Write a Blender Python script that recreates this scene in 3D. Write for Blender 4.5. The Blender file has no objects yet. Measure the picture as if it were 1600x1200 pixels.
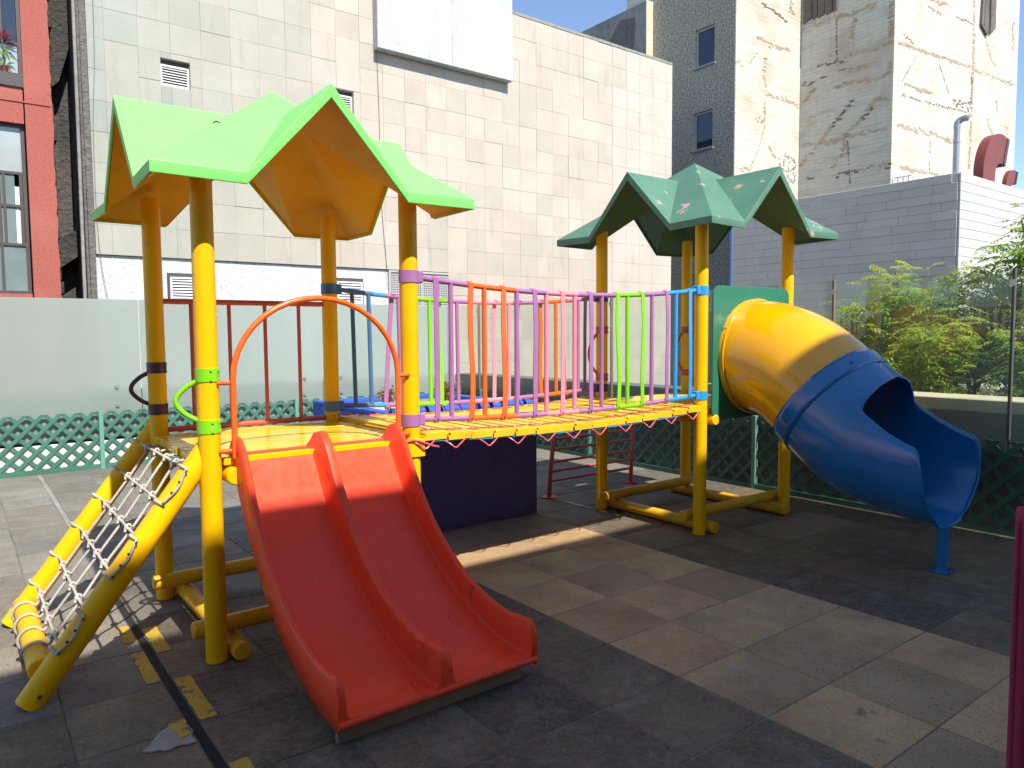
import bpy, bmesh, math, random
import numpy as np
from mathutils import Vector, Matrix
random.seed(11)
R = math.radians
D = bpy.data
scene = bpy.context.scene
COL = scene.collection

# ------------------------------------------------------------------ camera
W, H, F = 1600, 1200, 1149.65
CP = np.array([-0.957, -3.677, 1.586])
YAW, PITCH, ROLL = R(37.113), R(3.845), R(-0.429)
fw = np.array([math.sin(YAW)*math.cos(PITCH), math.cos(YAW)*math.cos(PITCH), -math.sin(PITCH)])
r0 = np.array([math.cos(YAW), -math.sin(YAW), 0.0])
u0 = np.cross(r0, fw)
rt = math.cos(ROLL)*r0 + math.sin(ROLL)*u0
up = -math.sin(ROLL)*r0 + math.cos(ROLL)*u0
cam = D.objects.new('camera', D.cameras.new('camera'))
COL.objects.link(cam)
cam.data.sensor_width = 36.0
cam.data.lens = F/W*36.0
cam.data.clip_start = 0.05
cam.data.clip_end = 2000
cam.matrix_world = Matrix(((rt[0], up[0], -fw[0], CP[0]), (rt[1], up[1], -fw[1], CP[1]), (rt[2], up[2], -fw[2], CP[2]), (0, 0, 0, 1)))
scene.camera = cam

# ------------------------------------------------------------------ sky, sun, exposure
SUN_EL = R(50.0)
world = D.worlds.new('World'); scene.world = world; world.use_nodes = True
wn = world.node_tree
sky = wn.nodes.new('ShaderNodeTexSky'); sky.sky_type = 'NISHITA'; sky.sun_disc = False
sky.sun_elevation = SUN_EL; sky.sun_rotation = R(180); sky.altitude = 2200; sky.air_density = 1.0; sky.dust_density = 0.6; sky.ozone_density = 1.2
bg = wn.nodes['Background']; bg.inputs['Strength'].default_value = 0.135
wn.links.new(sky.outputs[0], bg.inputs['Color'])
sun = D.objects.new('sun', D.lights.new('sun', 'SUN')); COL.objects.link(sun)
sun.data.energy = 4.1; sun.data.angle = R(0.55); sun.data.color = (1.0, 0.95, 0.86)
sun.rotation_euler = (R(90)-SUN_EL, 0, 0)   # rays travel towards +Y and down
sun.location = (0, -20, 30)
vs = scene.view_settings
vs.view_transform = 'Standard'; vs.look = 'None'; vs.gamma = 1.0; vs.exposure = 0.9; vs.use_curve_mapping = False
try:
    scene.cycles.use_denoising = True
    scene.cycles.denoiser = 'OPENIMAGEDENOISE'
    scene.cycles.max_bounces = 9; scene.cycles.transparent_max_bounces = 16
    scene.cycles.sample_clamp_indirect = 6.0
except Exception:
    pass

# ------------------------------------------------------------------ geometry helpers
def ray(u, v):
    return fw + (u-W/2)/F*rt - (v-H/2)/F*up
def hit(u, v, ax, val):
    d = ray(u, v); t = (val-CP[ax])/d[ax]; return CP+t*d
def PX(u, v, x): return hit(u, v, 0, x)
def PY(u, v, y): return hit(u, v, 1, y)
def PZ(u, v, z=0.0): return hit(u, v, 2, z)
def proj(P):
    d = np.asarray(P, float)-CP; w = d@fw
    if w < 0.05: return (-9e3, -9e3, w)
    return (W/2+F*(d@rt)/w, H/2-F*(d@up)/w, w)
def inview(P, m=40):
    u, v, w = proj(P); return -m < u < W+m and -m < v < H+m

WL = {}          # world location of each object's origin
def link(o, parent=None, loc=(0, 0, 0)):
    COL.objects.link(o)
    loc = Vector(loc); WL[o.name] = loc
    if parent is not None:
        o.parent = parent; o.location = loc-WL[parent.name]
    else:
        o.location = loc
    return o
def tag(o, label=None, cat=None, group=None, kind=None):
    if label: o['label'] = label
    if cat: o['category'] = cat
    if group: o['group'] = group
    if kind: o['kind'] = kind
    return o
def thing(name, loc, label, cat, group=None):
    o = D.objects.new(name, None); o.empty_display_size = 0.2
    link(o, None, loc); return tag(o, label, cat, group)
def mesh_from(bm, name, smooth=None):
    bmesh.ops.recalc_face_normals(bm, faces=bm.faces)
    me = D.meshes.new(name); bm.to_mesh(me); bm.free()
    if smooth is not None:
        me.shade_smooth(); me.set_sharp_from_angle(angle=R(smooth))
    return me
def obj(name, bm, mat, parent=None, loc=None, smooth=None, color=None):
    """bm is in world coordinates unless loc is given (then relative to loc)."""
    me = bm if isinstance(bm, bpy.types.Mesh) else mesh_from(bm, name, smooth)
    if mat is not None and not me.materials: me.materials.append(mat)
    o = D.objects.new(name, me)
    if loc is None:
        base = WL[parent.name] if parent is not None else Vector((0, 0, 0))
        if not isinstance(bm, bpy.types.Mesh): me.transform(Matrix.Translation(-base))
        loc = base
    link(o, parent, loc)
    if color is not None: o.color = (*color, 1)
    return o
def structure(o): o['kind'] = 'structure'; return o

def add_box(bm, a, b, bev=0.0, seg=1):
    a, b = Vector(a), Vector(b)
    M = Matrix.Translation((a+b)/2) @ Matrix.Diagonal((abs(b.x-a.x), abs(b.y-a.y), abs(b.z-a.z), 1))
    r = bmesh.ops.create_cube(bm, size=1.0, matrix=M)
    if bev > 0:
        ed = list({e for v in r['verts'] for e in v.link_edges})
        bmesh.ops.bevel(bm, geom=ed, offset=bev, segments=seg, profile=0.7, affect='EDGES')
    return bm
def box(a, b, bev=0.0, seg=1): return add_box(bmesh.new(), a, b, bev, seg)
def ring_frame(d, prev=None):
    d = d.normalized()
    if prev is None:
        prev = Vector((0, 0, 1)) if abs(d.z) < 0.9 else Vector((1, 0, 0))
    x = (prev-d*prev.dot(d)).normalized()
    return x, d.cross(x)
def add_tube(bm, pts, rad, n=12, cap=True, closed=False, sx=1.0, sy=1.0, ref=None):
    pts = [Vector(p) for p in pts]; k = len(pts)
    rad = rad if isinstance(rad, (list, tuple)) else [rad]*k
    rings = []; prev = Vector(ref) if ref is not None else None
    for i, p in enumerate(pts):
        if closed: d = pts[(i+1) % k]-pts[i-1]
        else: d = pts[min(i+1, k-1)]-pts[max(i-1, 0)]
        x, y = ring_frame(d, prev); prev = x
        rings.append([bm.verts.new(p+(x*math.cos(2*math.pi*j/n)*sx+y*math.sin(2*math.pi*j/n)*sy)*rad[i]) for j in range(n)])
    m = k if closed else k-1
    for i in range(m):
        a, b = rings[i], rings[(i+1) % k]
        for j in range(n): bm.faces.new((a[j], a[(j+1) % n], b[(j+1) % n], b[j]))
    if cap and not closed:
        bm.faces.new(rings[0][::-1]); bm.faces.new(rings[-1])
    return bm
def tube(pts, rad, n=12, **k): return add_tube(bmesh.new(), pts, rad, n, **k)
def log(p, q, r, n=20, ch=0.006):
    """a straight round pole with chamfered ends"""
    p, q = Vector(p), Vector(q); d = (q-p).normalized()
    return tube([p, p+d*ch, q-d*ch, q], [r-ch, r, r, r-ch], n)
def bez(p, n=16):
    """Catmull-Rom through the points"""
    p = [Vector(a) for a in p]; out = []
    for i in range(len(p)-1):
        a, b, c, d = p[max(i-1, 0)], p[i], p[i+1], p[min(i+2, len(p)-1)]
        for k in range(n):
            t = k/n
            out.append(0.5*((2*b)+(c-a)*t+(2*a-5*b+4*c-d)*t*t+(3*b-a-3*c+d)*t**3))
    out.append(p[-1]); return out
def add_prism(bm, poly, axis, a, b):
    """poly: 2-D points in the two other axes (in x,y,z order); extruded along axis from a to b"""
    def mk(p, t):
        if axis == 0: return (t, p[0], p[1])
        if axis == 1: return (p[0], t, p[1])
        return (p[0], p[1], t)
    lo = [bm.verts.new(mk(p, a)) for p in poly]; hi = [bm.verts.new(mk(p, b)) for p in poly]
    bm.faces.new(lo[::-1]); bm.faces.new(hi); n = len(poly)
    for i in range(n): bm.faces.new((lo[i], lo[(i+1) % n], hi[(i+1) % n], hi[i]))
    return bm
def prism(poly, axis, a, b): return add_prism(bmesh.new(), poly, axis, a, b)
def round_rect(x0, z0, x1, z1, r, n=6):
    out = []
    for cx, cz, a0 in ((x1-r, z0+r, -90), (x1-r, z1-r, 0), (x0+r, z1-r, 90), (x0+r, z0+r, 180)):
        for k in range(n+1):
            a = R(a0+90*k/n); out.append((cx+r*math.cos(a), cz+r*math.sin(a)))
    return out
def clip_poly(poly, x0, z0, x1, z1):
    for ax, val, sgn in ((0, x0, 1), (0, x1, -1), (1, z0, 1), (1, z1, -1)):
        out = []
        for i in range(len(poly)):
            a, b = poly[i-1], poly[i]
            fa, fb = sgn*(a[ax]-val), sgn*(b[ax]-val)
            if (fa >= 0) != (fb >= 0):
                t = fa/(fa-fb); out.append((a[0]+(b[0]-a[0])*t, a[1]+(b[1]-a[1])*t))
            if fb >= 0: out.append(b)
        poly = out
        if not poly: return []
    res = []
    for p in poly:
        if not res or math.hypot(p[0]-res[-1][0], p[1]-res[-1][1]) > 1e-4: res.append(p)
    if len(res) > 1 and math.hypot(res[0][0]-res[-1][0], res[0][1]-res[-1][1]) < 1e-4: res.pop()
    return res if len(res) > 2 else []
def bevel_mod(o, w, seg=2, ang=30):
    m = o.modifiers.new('bevel', 'BEVEL'); m.width = w; m.segments = seg; m.limit_method = 'ANGLE'; m.angle_limit = R(ang); m.harden_normals = False
    return o

# ------------------------------------------------------------------ materials
def new_mat(name):
    m = D.materials.new(name); m.use_nodes = True; nt = m.node_tree
    return m, nt, nt.nodes['Principled BSDF']
def N(nt, t, **k):
    n = nt.nodes.new(t)
    for a, b in k.items(): setattr(n, a, b)
    return n
def mix(nt, fac, a, b, mode='MIX'):
    n = N(nt, 'ShaderNodeMix', data_type='RGBA', blend_type=mode)
    for s, v in ((n.inputs[0], fac), (n.inputs[6], a), (n.inputs[7], b)):
        if hasattr(v, 'is_linked') or isinstance(v, bpy.types.NodeSocket): nt.links.new(v, s)
        elif isinstance(v, (int, float)): s.default_value = v
        else: s.default_value = (*v, 1) if len(v) == 3 else v
    return n.outputs[2]
def ramp(nt, src, lo, hi, a=0.0, b=1.0):
    n = N(nt, 'ShaderNodeMapRange'); n.inputs[1].default_value = lo; n.inputs[2].default_value = hi
    n.inputs[3].default_value = a; n.inputs[4].default_value = b; nt.links.new(src, n.inputs[0]); return n.outputs[0]
def pos(nt): return N(nt, 'ShaderNodeNewGeometry').outputs['Position']
def noise(nt, vec, scale, detail=4, rough=0.55, stretch=None):
    if stretch is not None:
        v = N(nt, 'ShaderNodeVectorMath', operation='MULTIPLY'); nt.links.new(vec, v.inputs[0]); v.inputs[1].default_value = stretch; vec = v.outputs[0]
    n = N(nt, 'ShaderNodeTexNoise'); n.inputs['Scale'].default_value = scale; n.inputs['Detail'].default_value = detail; n.inputs['Roughness'].default_value = rough
    nt.links.new(vec, n.inputs['Vector']); return n.outputs['Fac']
def bump(nt, b, h, strength, dist=0.01, chain=None):
    n = N(nt, 'ShaderNodeBump'); n.inputs['Strength'].default_value = strength; n.inputs['Distance'].default_value = dist
    nt.links.new(h, n.inputs['Height'])
    if chain is not None: nt.links.new(chain, n.inputs['Normal'])
    nt.links.new(n.outputs[0], b.inputs['Normal']); return n.outputs[0]
def dark(c, f): return tuple(x*f for x in c)

def paint(name, col, rough=0.4, var=0.12, bstr=0.15, bscale=60, chips=None, chip_amt=0.68, streak=None, coat=0.0, dirt=0.25, objcol=False, spec=0.5, chip_scale=13):
    """painted / plastic surface: mottled colour, fine relief, optional chipped spots"""
    m, nt, b = new_mat(name); p = pos(nt)
    base = col
    if objcol: base = N(nt, 'ShaderNodeObjectInfo').outputs['Color']
    n1 = noise(nt, p, 3.0, 5); n2 = noise(nt, p, 22, 4)
    if objcol:
        c = mix(nt, ramp(nt, n1, 0.3, 0.7, 0.0, var), base, (0.35, 0.33, 0.3), 'MULTIPLY')
    else:
        c = mix(nt, ramp(nt, n1, 0.3, 0.7), dark(col, 1-var), tuple(min(1, x*(1+var*0.6)) for x in col))
    if dirt > 0:
        c = mix(nt, ramp(nt, n2, 0.56, 0.78, 0.0, dirt), c, (0.12, 0.09, 0.05))
    if chips is not None:
        n3 = noise(nt, p, chip_scale, 6, 0.65)
        c = mix(nt, ramp(nt, n3, chip_amt, chip_amt+0.035), c, chips)
    if streak is not None:
        n4 = noise(nt, p, 5, 5, 0.6, streak[0]); c = mix(nt, ramp(nt, n4, streak[2], streak[2]+0.1, 0, streak[3]), c, streak[1])
    nt.links.new(c, b.inputs['Base Color'])
    rr = ramp(nt, n2, 0.3, 0.75, max(0.05, rough-0.08), min(1, rough+0.14)); nt.links.new(rr, b.inputs['Roughness'])
    if bstr > 0: bump(nt, b, noise(nt, p, bscale, 3), bstr, 0.004)
    b.inputs['Specular IOR Level'].default_value = spec
    b.inputs['Coat Weight'].default_value = coat; b.inputs['Coat Roughness'].default_value = 0.135
    return m

M = {}
YEL = (0.86, 0.47, 0.002)
M['yellow'] = paint('yellow_paint', YEL, 0.36, 0.10, 0.35, 45, chips=(0.30, 0.17, 0.03), chip_amt=0.80, dirt=0.12, spec=0.22)
M['yellow_log'] = paint('yellow_log_paint', (0.74, 0.40, 0.004), 0.42, 0.16, 0.5, 38, chips=(0.25, 0.16, 0.07), chip_amt=0.75, dirt=0.4)
M['deck'] = paint('deck_paint', (0.78, 0.47, 0.008), 0.4, 0.18, 0.4, 50, chips=(0.26, 0.19, 0.12), chip_amt=0.70, dirt=0.4, streak=((12, 1, 6), (0.3, 0.2, 0.08), 0.60, 0.5))
M['platform'] = paint('platform_paint', (0.78, 0.49, 0.01), 0.22, 0.15, 0.3, 50, chips=(0.33, 0.28, 0.22), chip_amt=0.70, dirt=0.25, streak=((1, 14, 6), (0.32, 0.24, 0.14), 0.60, 0.6))
M['roof_light'] = paint('light_green_fibreglass', (0.22, 0.74, 0.17), 0.45, 0.07, 0.25, 30, dirt=0.12)
M['roof_lining'] = paint('yellow_fibreglass_underside', (0.78, 0.43, 0.015), 0.6, 0.12, 0.6, 35, dirt=0.15)
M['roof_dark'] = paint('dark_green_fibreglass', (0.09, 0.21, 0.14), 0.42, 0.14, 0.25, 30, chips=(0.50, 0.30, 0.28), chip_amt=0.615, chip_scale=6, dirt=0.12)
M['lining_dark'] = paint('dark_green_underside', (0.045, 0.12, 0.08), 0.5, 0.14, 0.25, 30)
M['red_slide'] = paint('red_fibreglass', (0.86, 0.068, 0.022), 0.34, 0.04, 0.05, 30, dirt=0.03, coat=0.0, spec=0.28, streak=((14, 1.3, 1.3), (0.16, 0.03, 0.02), 0.62, 0.6))
M['orange'] = paint('orange_enamel', (0.78, 0.13, 0.02), 0.28, 0.08, 0.1, 60, chips=(0.30, 0.08, 0.03), chip_amt=0.78, dirt=0.1)
M['red_rail'] = paint('red_enamel', (0.56, 0.09, 0.06), 0.38, 0.10, 0.1, 60, dirt=0.2)
M['purple'] = paint('purple_enamel', (0.36, 0.15, 0.36), 0.36, 0.10, 0.1, 60, chips=(0.12, 0.07, 0.08), chip_amt=0.79, dirt=0.15)
M['plum'] = paint('plum_plastic', (0.07, 0.028, 0.05), 0.4, 0.1, 0.1, 60)
M['pink'] = paint('pink_enamel', (0.82, 0.26, 0.34), 0.36, 0.08, 0.1, 60, dirt=0.15)
M['lime'] = paint('lime_enamel', (0.21, 0.60, 0.012), 0.32, 0.08, 0.1, 60, dirt=0.12)
M['sky_blue'] = paint('sky_blue_enamel', (0.03, 0.30, 0.72), 0.3, 0.08, 0.1, 60, dirt=0.12)
M['dark_and_shaded_blue'] = paint('dark_and_shaded_blue_enamel', (0.05, 0.15, 0.33), 0.36, 0.08, 0.1, 60, dirt=0.2)  # own blue of pipe and clamps; on the far rail, shade darkened into it
M['coral'] = paint('coral_enamel', (0.55, 0.09, 0.05), 0.4, 0.08, 0.1, 60)
M['tube_yellow'] = paint('amber_fibreglass', (0.80, 0.38, 0.002), 0.16, 0.07, 0.06, 30, dirt=0.08, coat=0.5)
M['tube_blue'] = paint('blue_fibreglass', (0.007, 0.145, 0.38), 0.2, 0.08, 0.06, 30, dirt=0.10, coat=0.5, streak=((1.2, 1.2, 14), (0.01, 0.02, 0.05), 0.70, 0.6))
M['panel_green'] = paint('green_panel', (0.02, 0.17, 0.10), 0.4, 0.08, 0.1, 40)
M['steel'] = paint('galvanised_steel', (0.42, 0.45, 0.47), 0.4, 0.12, 0.1, 40); M['steel'].node_tree.nodes['Principled BSDF'].inputs['Metallic'].default_value = 0.8
M['dark_steel'] = paint('dark_steel', (0.07, 0.065, 0.06), 0.45, 0.1, 0.1, 60)
M['bolt'] = paint('rusty_bolt', (0.10, 0.07, 0.05), 0.5, 0.2, 0.1, 60)
M['rope'] = paint('grey_rope', (0.50, 0.46, 0.40), 0.8, 0.25, 0.9, 160, dirt=0.35)
M['pink_rope'] = paint('pink_rope', (0.72, 0.10, 0.14), 0.7, 0.2, 0.9, 200, chips=(0.8, 0.6, 0.55), chip_amt=0.56, dirt=0)
M['wood'] = paint('weathered_timber', (0.20, 0.15, 0.10), 0.75, 0.25, 0.6, 40, dirt=0.4)
M['blue_foam'] = paint('blue_foam', (0.018, 0.09, 0.50), 0.6, 0.10, 0.3, 80, dirt=0.08)
M['navy_foam'] = paint('navy_foam', (0.085, 0.07, 0.26), 0.65, 0.12, 0.3, 80, dirt=0.06)
M['sand'] = paint('pale_soil', (0.62, 0.46, 0.34), 0.9, 0.2, 0.9, 30, dirt=0.3)
M['lattice_shade'] = paint('green_lattice_paint_shaded', (0.035, 0.115, 0.075), 0.5, 0.15, 0.2, 60, dirt=0.22)  # same lattice green, darkened in colour to stand for shade on the right
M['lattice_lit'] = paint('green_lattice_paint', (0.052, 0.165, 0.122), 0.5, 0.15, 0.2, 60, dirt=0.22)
M['lattice_post'] = paint('pale_green_post', (0.12, 0.31, 0.24), 0.5, 0.1, 0.2, 60, dirt=0.2)
M['crimson'] = paint('crimson_fabric', (0.30, 0.02, 0.06), 0.85, 0.2, 0.9, 220, dirt=0.2)
M['white_paint'] = paint('white_paint', (0.74, 0.72, 0.68), 0.6, 0.08, 0.3, 30, dirt=0.2)
M['louvre'] = paint('louvre_metal', (0.72, 0.72, 0.70), 0.45, 0.06, 0.1, 40)
M['cable'] = paint('grey_cable', (0.12, 0.12, 0.12), 0.7, 0.1, 0)
M['kerb_white'] = paint('whitewashed_kerb', (0.66, 0.64, 0.60), 0.8, 0.15, 0.5, 25, dirt=0.3)
M['cream'] = paint('cream_coping', (0.62, 0.55, 0.40), 0.8, 0.12, 0.4, 30, dirt=0.2)
M['parapet'] = paint('grey_parapet_render', (0.15, 0.155, 0.15), 0.85, 0.2, 0.6, 25, dirt=0.3)
M['soil'] = paint('dark_soil', (0.05, 0.038, 0.025), 0.95, 0.3, 1.0, 30)
M['dry_twig'] = paint('dry_twig', (0.28, 0.19, 0.10), 0.9, 0.2, 0)
M['bark'] = paint('bark', (0.16, 0.12, 0.08), 0.9, 0.25, 0.8, 60)
M['duct_red'] = paint('oxide_red_sheet', (0.20, 0.045, 0.035), 0.5, 0.12, 0.1, 30)
M['painted_mark'] = paint('worn_yellow_marking', (0.52, 0.33, 0.03), 0.75, 0.25, 0.6, 90, chips=(0.13, 0.11, 0.09), chip_amt=0.575, dirt=0.35)
M['patch'] = paint('mortar_patch', (0.34, 0.30, 0.25), 0.9, 0.25, 0.8, 40, dirt=0.35)
M['joint_grey'] = paint('grey_joint_mortar', (0.26, 0.25, 0.22), 0.9, 0.2, 0.6, 60)
M['rubber'] = paint('black_joint_filler', (0.012, 0.012, 0.012), 0.9, 0.3, 0.6, 60, dirt=0)
M['dark_board'] = paint('old_dark_boards', (0.16, 0.135, 0.12), 0.8, 0.25, 0.5, 20, streak=((1, 1, 12), (0.05, 0.04, 0.035), 0.5, 0.6))

# floor tiles: each tile's stone colour tinted for its lit/shaded zone, pores and grime
def tile_material():
    m, nt, b = new_mat('basalt_tile'); p = pos(nt)
    oi = N(nt, 'ShaderNodeObjectInfo'); oc = oi.outputs['Color']
    sc_ = N(nt, 'ShaderNodeMath', operation='MULTIPLY'); nt.links.new(oi.outputs['Random'], sc_.inputs[0]); sc_.inputs[1].default_value = 37.0
    ad_ = N(nt, 'ShaderNodeVectorMath', operation='ADD'); nt.links.new(p, ad_.inputs[0]); nt.links.new(sc_.outputs[0], ad_.inputs[1]); p = ad_.outputs[0]
    n1 = noise(nt, p, 2.2, 5, 0.6); n2 = noise(nt, p, 30, 5, 0.7); n3 = noise(nt, p, 110, 3, 0.6); n4 = noise(nt, p, 7, 4, 0.6)
    c = mix(nt, ramp(nt, n1, 0.35, 0.7, 0.0, 0.55), oc, (0.45, 0.42, 0.38), 'MULTIPLY')
    c = mix(nt, ramp(nt, n4, 0.52, 0.72, 0.0, 0.30), c, (0.30, 0.27, 0.23))
    c = mix(nt, ramp(nt, n2, 0.40, 0.75, 0.0, 0.35), c, (0.30, 0.26, 0.21))
    c = mix(nt, ramp(nt, n3, 0.56, 0.68, 0.0, 0.75), c, (0.02, 0.018, 0.016))
    n5 = noise(nt, p, 70, 4, 0.7); c = mix(nt, ramp(nt, n5, 0.58, 0.75, 0.0, 0.45), c, (0.42, 0.38, 0.32))
    n6 = noise(nt, p, 1.1, 6, 0.7); c = mix(nt, ramp(nt, n6, 0.52, 0.72, 0.0, 0.28), c, (0.06, 0.055, 0.048))
    spot = noise(nt, p, 3.1, 3, 0.8); c = mix(nt, ramp(nt, spot, 0.70, 0.735, 0.0, 0.5), c, (0.02, 0.018, 0.015))
    nt.links.new(c, b.inputs['Base Color'])
    nt.links.new(ramp(nt, n1, 0.3, 0.7, 0.55, 0.85), b.inputs['Roughness'])
    bump(nt, b, n3, 0.6, 0.003)
    return m
M['tile'] = tile_material()
def stone_material():
    m, nt, b = new_mat('clad_stone'); p = pos(nt)
    oc = N(nt, 'ShaderNodeObjectInfo').outputs['Color']
    n1 = noise(nt, p, 1.1, 5, 0.65); n2 = noise(nt, p, 14, 5, 0.7); n3 = noise(nt, p, 1.6, 4, 0.6, (3, 3, 0.5))
    c = mix(nt, ramp(nt, n1, 0.35, 0.7, 0.0, 0.28), oc, (0.55, 0.54, 0.50), 'MULTIPLY')
    c = mix(nt, ramp(nt, n2, 0.45, 0.8, 0.0, 0.35), c, (0.40, 0.36, 0.29))
    c = mix(nt, ramp(nt, n3, 0.56, 0.74, 0.0, 0.38), c, (0.27, 0.26, 0.23))
    nt.links.new(c, b.inputs['Base Color']); b.inputs['Roughness'].default_value = 0.85
    bump(nt, b, n2, 0.35, 0.01)
    return m
M['stone'] = stone_material()
def stucco(name, col, scale=14, strength=0.8, dist=0.05, stain=(0.3, 0.28, 0.25), amt=0.3, low=0.82):
    m, nt, b = new_mat(name); p = pos(nt)
    n1 = noise(nt, p, scale, 6, 0.65); n2 = noise(nt, p, 0.8, 5, 0.6); n3 = noise(nt, p, 1.4, 4, 0.6, (2.5, 2.5, 0.35))
    c = mix(nt, ramp(nt, n1, 0.36, 0.64), dark(col, low), tuple(min(1, x*1.1) for x in col))
    c = mix(nt, ramp(nt, n2, 0.5, 0.75, 0, amt), c, stain)
    c = mix(nt, ramp(nt, n3, 0.55, 0.8, 0, amt), c, dark(stain, 0.7))
    nt.links.new(c, b.inputs['Base Color']); b.inputs['Roughness'].default_value = 0.9
    bump(nt, b, n1, strength, dist)
    return m
M['stucco_white'] = stucco('white_roughcast', (0.60, 0.60, 0.60), 16, 0.7, 0.03, (0.5, 0.48, 0.45), 0.2)
M['roughcast'] = stucco('grey_roughcast', (0.74, 0.67, 0.52), 17, 1.0, 0.12, (0.4, 0.38, 0.33), 0.3, 0.34)  # wide tone contrast paints the shading of the relief into the colour
M['soot'] = stucco('sooty_wall', (0.06, 0.055, 0.05), 9, 1.0, 0.08, (0.012, 0.012, 0.012), 0.8)
M['gap_render'] = stucco('grimy_render', (0.10, 0.09, 0.08), 12, 1.0, 0.06, (0.03, 0.03, 0.03), 0.6)
M['side_render'] = stucco('grey_side_render', (0.17, 0.155, 0.14), 10, 1.0, 0.06, (0.05, 0.05, 0.05), 0.55)
M['red_wall'] = stucco('red_wall_paint', (0.37, 0.10, 0.075), 30, 0.25, 0.01, (0.50, 0.20, 0.16), 0.4)
M['concrete'] = stucco('old_concrete', (0.30, 0.29, 0.26), 6, 0.6, 0.04, (0.14, 0.14, 0.13), 0.6)
M['panel_white'] = stucco('white_concrete_panel', (0.54, 0.55, 0.55), 10, 0.3, 0.02, (0.36, 0.35, 0.33), 0.45)
M['shade_block'] = stucco('cream_render', (0.76, 0.62, 0.45), 10, 0.3, 0.02)
M['asphalt'] = stucco('asphalt', (0.055, 0.055, 0.056), 20, 0.5, 0.01, (0.04, 0.04, 0.04), 0.4)
M['mortar'] = stucco('pale_mortar', (0.46, 0.43, 0.37), 12, 0.4, 0.01)
M['screed'] = stucco('cement_bed', (0.22, 0.20, 0.175), 1.3, 0.4, 0.005, (0.02, 0.02, 0.02), 0.9, 0.25)

def old_brick():
    m, nt, b = new_mat('whitewashed_old_brick'); p = pos(nt)
    sx = N(nt, 'ShaderNodeSeparateXYZ'); nt.links.new(p, sx.inputs[0])
    ad = N(nt, 'ShaderNodeMath', operation='ADD'); nt.links.new(sx.outputs[0], ad.inputs[0]); nt.links.new(sx.outputs[1], ad.inputs[1])
    cb = N(nt, 'ShaderNodeCombineXYZ'); nt.links.new(ad.outputs[0], cb.inputs[0]); nt.links.new(sx.outputs[2], cb.inputs[1])
    br = N(nt, 'ShaderNodeTexBrick'); br.inputs['Scale'].default_value = 1.0; br.inputs['Brick Width'].default_value = 0.42; br.inputs['Row Height'].default_value = 0.115; br.inputs['Mortar Size'].default_value = 0.012
    nt.links.new(cb.outputs[0], br.inputs['Vector'])
    n1 = noise(nt, p, 0.55, 6, 0.62); n2 = noise(nt, p, 5, 6, 0.7); n3 = noise(nt, p, 1.2, 5, 0.6, (1, 1, 0.25)); n4 = noise(nt, p, 2.2, 4, 0.6, (0.5, 0.5, 3.5))
    c = mix(nt, ramp(nt, n2, 0.3, 0.75), (0.62, 0.60, 0.51), (0.54, 0.51, 0.43))
    c = mix(nt, ramp(nt, br.outputs['Fac'], 0.0, 1.0, 0.0, 0.28), c, (0.36, 0.32, 0.26))
    c = mix(nt, ramp(nt, n4, 0.52, 0.68, 0.0, 0.5), c, (0.36, 0.32, 0.26))
    c = mix(nt, ramp(nt, n1, 0.50, 0.68, 0.0, 0.55), c, (0.44, 0.32, 0.21))
    c = mix(nt, ramp(nt, n3, 0.60, 0.78, 0.0, 0.40), c, (0.36, 0.33, 0.28))
    nt.links.new(c, b.inputs['Base Color']); b.inputs['Roughness'].default_value = 0.9
    k = bump(nt, b, br.outputs['Fac'], 0.35, -0.02); bump(nt, b, n2, 0.5, 0.03, k)
    return m
M['old_brick'] = old_brick()
M['scar_tan'] = stucco('exposed_clay', (0.47, 0.34, 0.22), 6, 0.9, 0.05, (0.60, 0.54, 0.44), 0.9)
M['scar_dark'] = stucco('exposed_dark_brick', (0.23, 0.175, 0.13), 6, 0.9, 0.06, (0.05, 0.04, 0.03), 0.5)
M['graffiti'] = paint('faded_spray_paint', (0.22, 0.23, 0.24), 0.8, 0.2, 0)

def block_material(name, mult):
    m, nt, b = new_mat(name); p = pos(nt)
    oc = N(nt, 'ShaderNodeObjectInfo').outputs['Color']
    n1 = noise(nt, p, 3, 5); n2 = noise(nt, p, 25, 4)
    c = mix(nt, ramp(nt, n1, 0.35, 0.7, 0, 0.25), oc, (0.6, 0.6, 0.6), 'MULTIPLY')
    nt.links.new(c, b.inputs['Base Color']); b.inputs['Roughness'].default_value = 0.75
    bump(nt, b, n2, 0.35, 0.008); return m
M['block'] = block_material('painted_block', 1)

def frosted():
    m, nt, b = new_mat('frosted_glass'); p = pos(nt)
    out = nt.nodes['Material Output']; nt.nodes.remove(b)
    n1 = noise(nt, p, 0.7, 4, 0.55, (1, 1, 0.5))
    col = mix(nt, ramp(nt, n1, 0.35, 0.7), (0.40, 0.47, 0.43), (0.52, 0.58, 0.54))
    df = N(nt, 'ShaderNodeBsdfDiffuse'); nt.links.new(col, df.inputs[0])
    tl = N(nt, 'ShaderNodeBsdfTranslucent'); tl.inputs[0].default_value = (0.80, 0.88, 0.85, 1)
    rf = N(nt, 'ShaderNodeBsdfRefraction'); rf.inputs['Color'].default_value = (0.80, 0.9, 0.87, 1); rf.inputs['Roughness'].default_value = 0.26; rf.inputs['IOR'].default_value = 1.12
    gl = N(nt, 'ShaderNodeBsdfGlossy'); gl.inputs['Roughness'].default_value = 0.28
    def mx(f, a, c):
        s = N(nt, 'ShaderNodeMixShader'); s.inputs[0].default_value = f
        nt.links.new(a.outputs[0], s.inputs[1]); nt.links.new(c.outputs[0], s.inputs[2]); return s
    a = mx(0.50, tl, rf); a = mx(0.42, a, df); a = mx(0.05, a, gl)
    nt.links.new(a.outputs[0], out.inputs[0]); return m
M['frosted'] = frosted()
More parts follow.
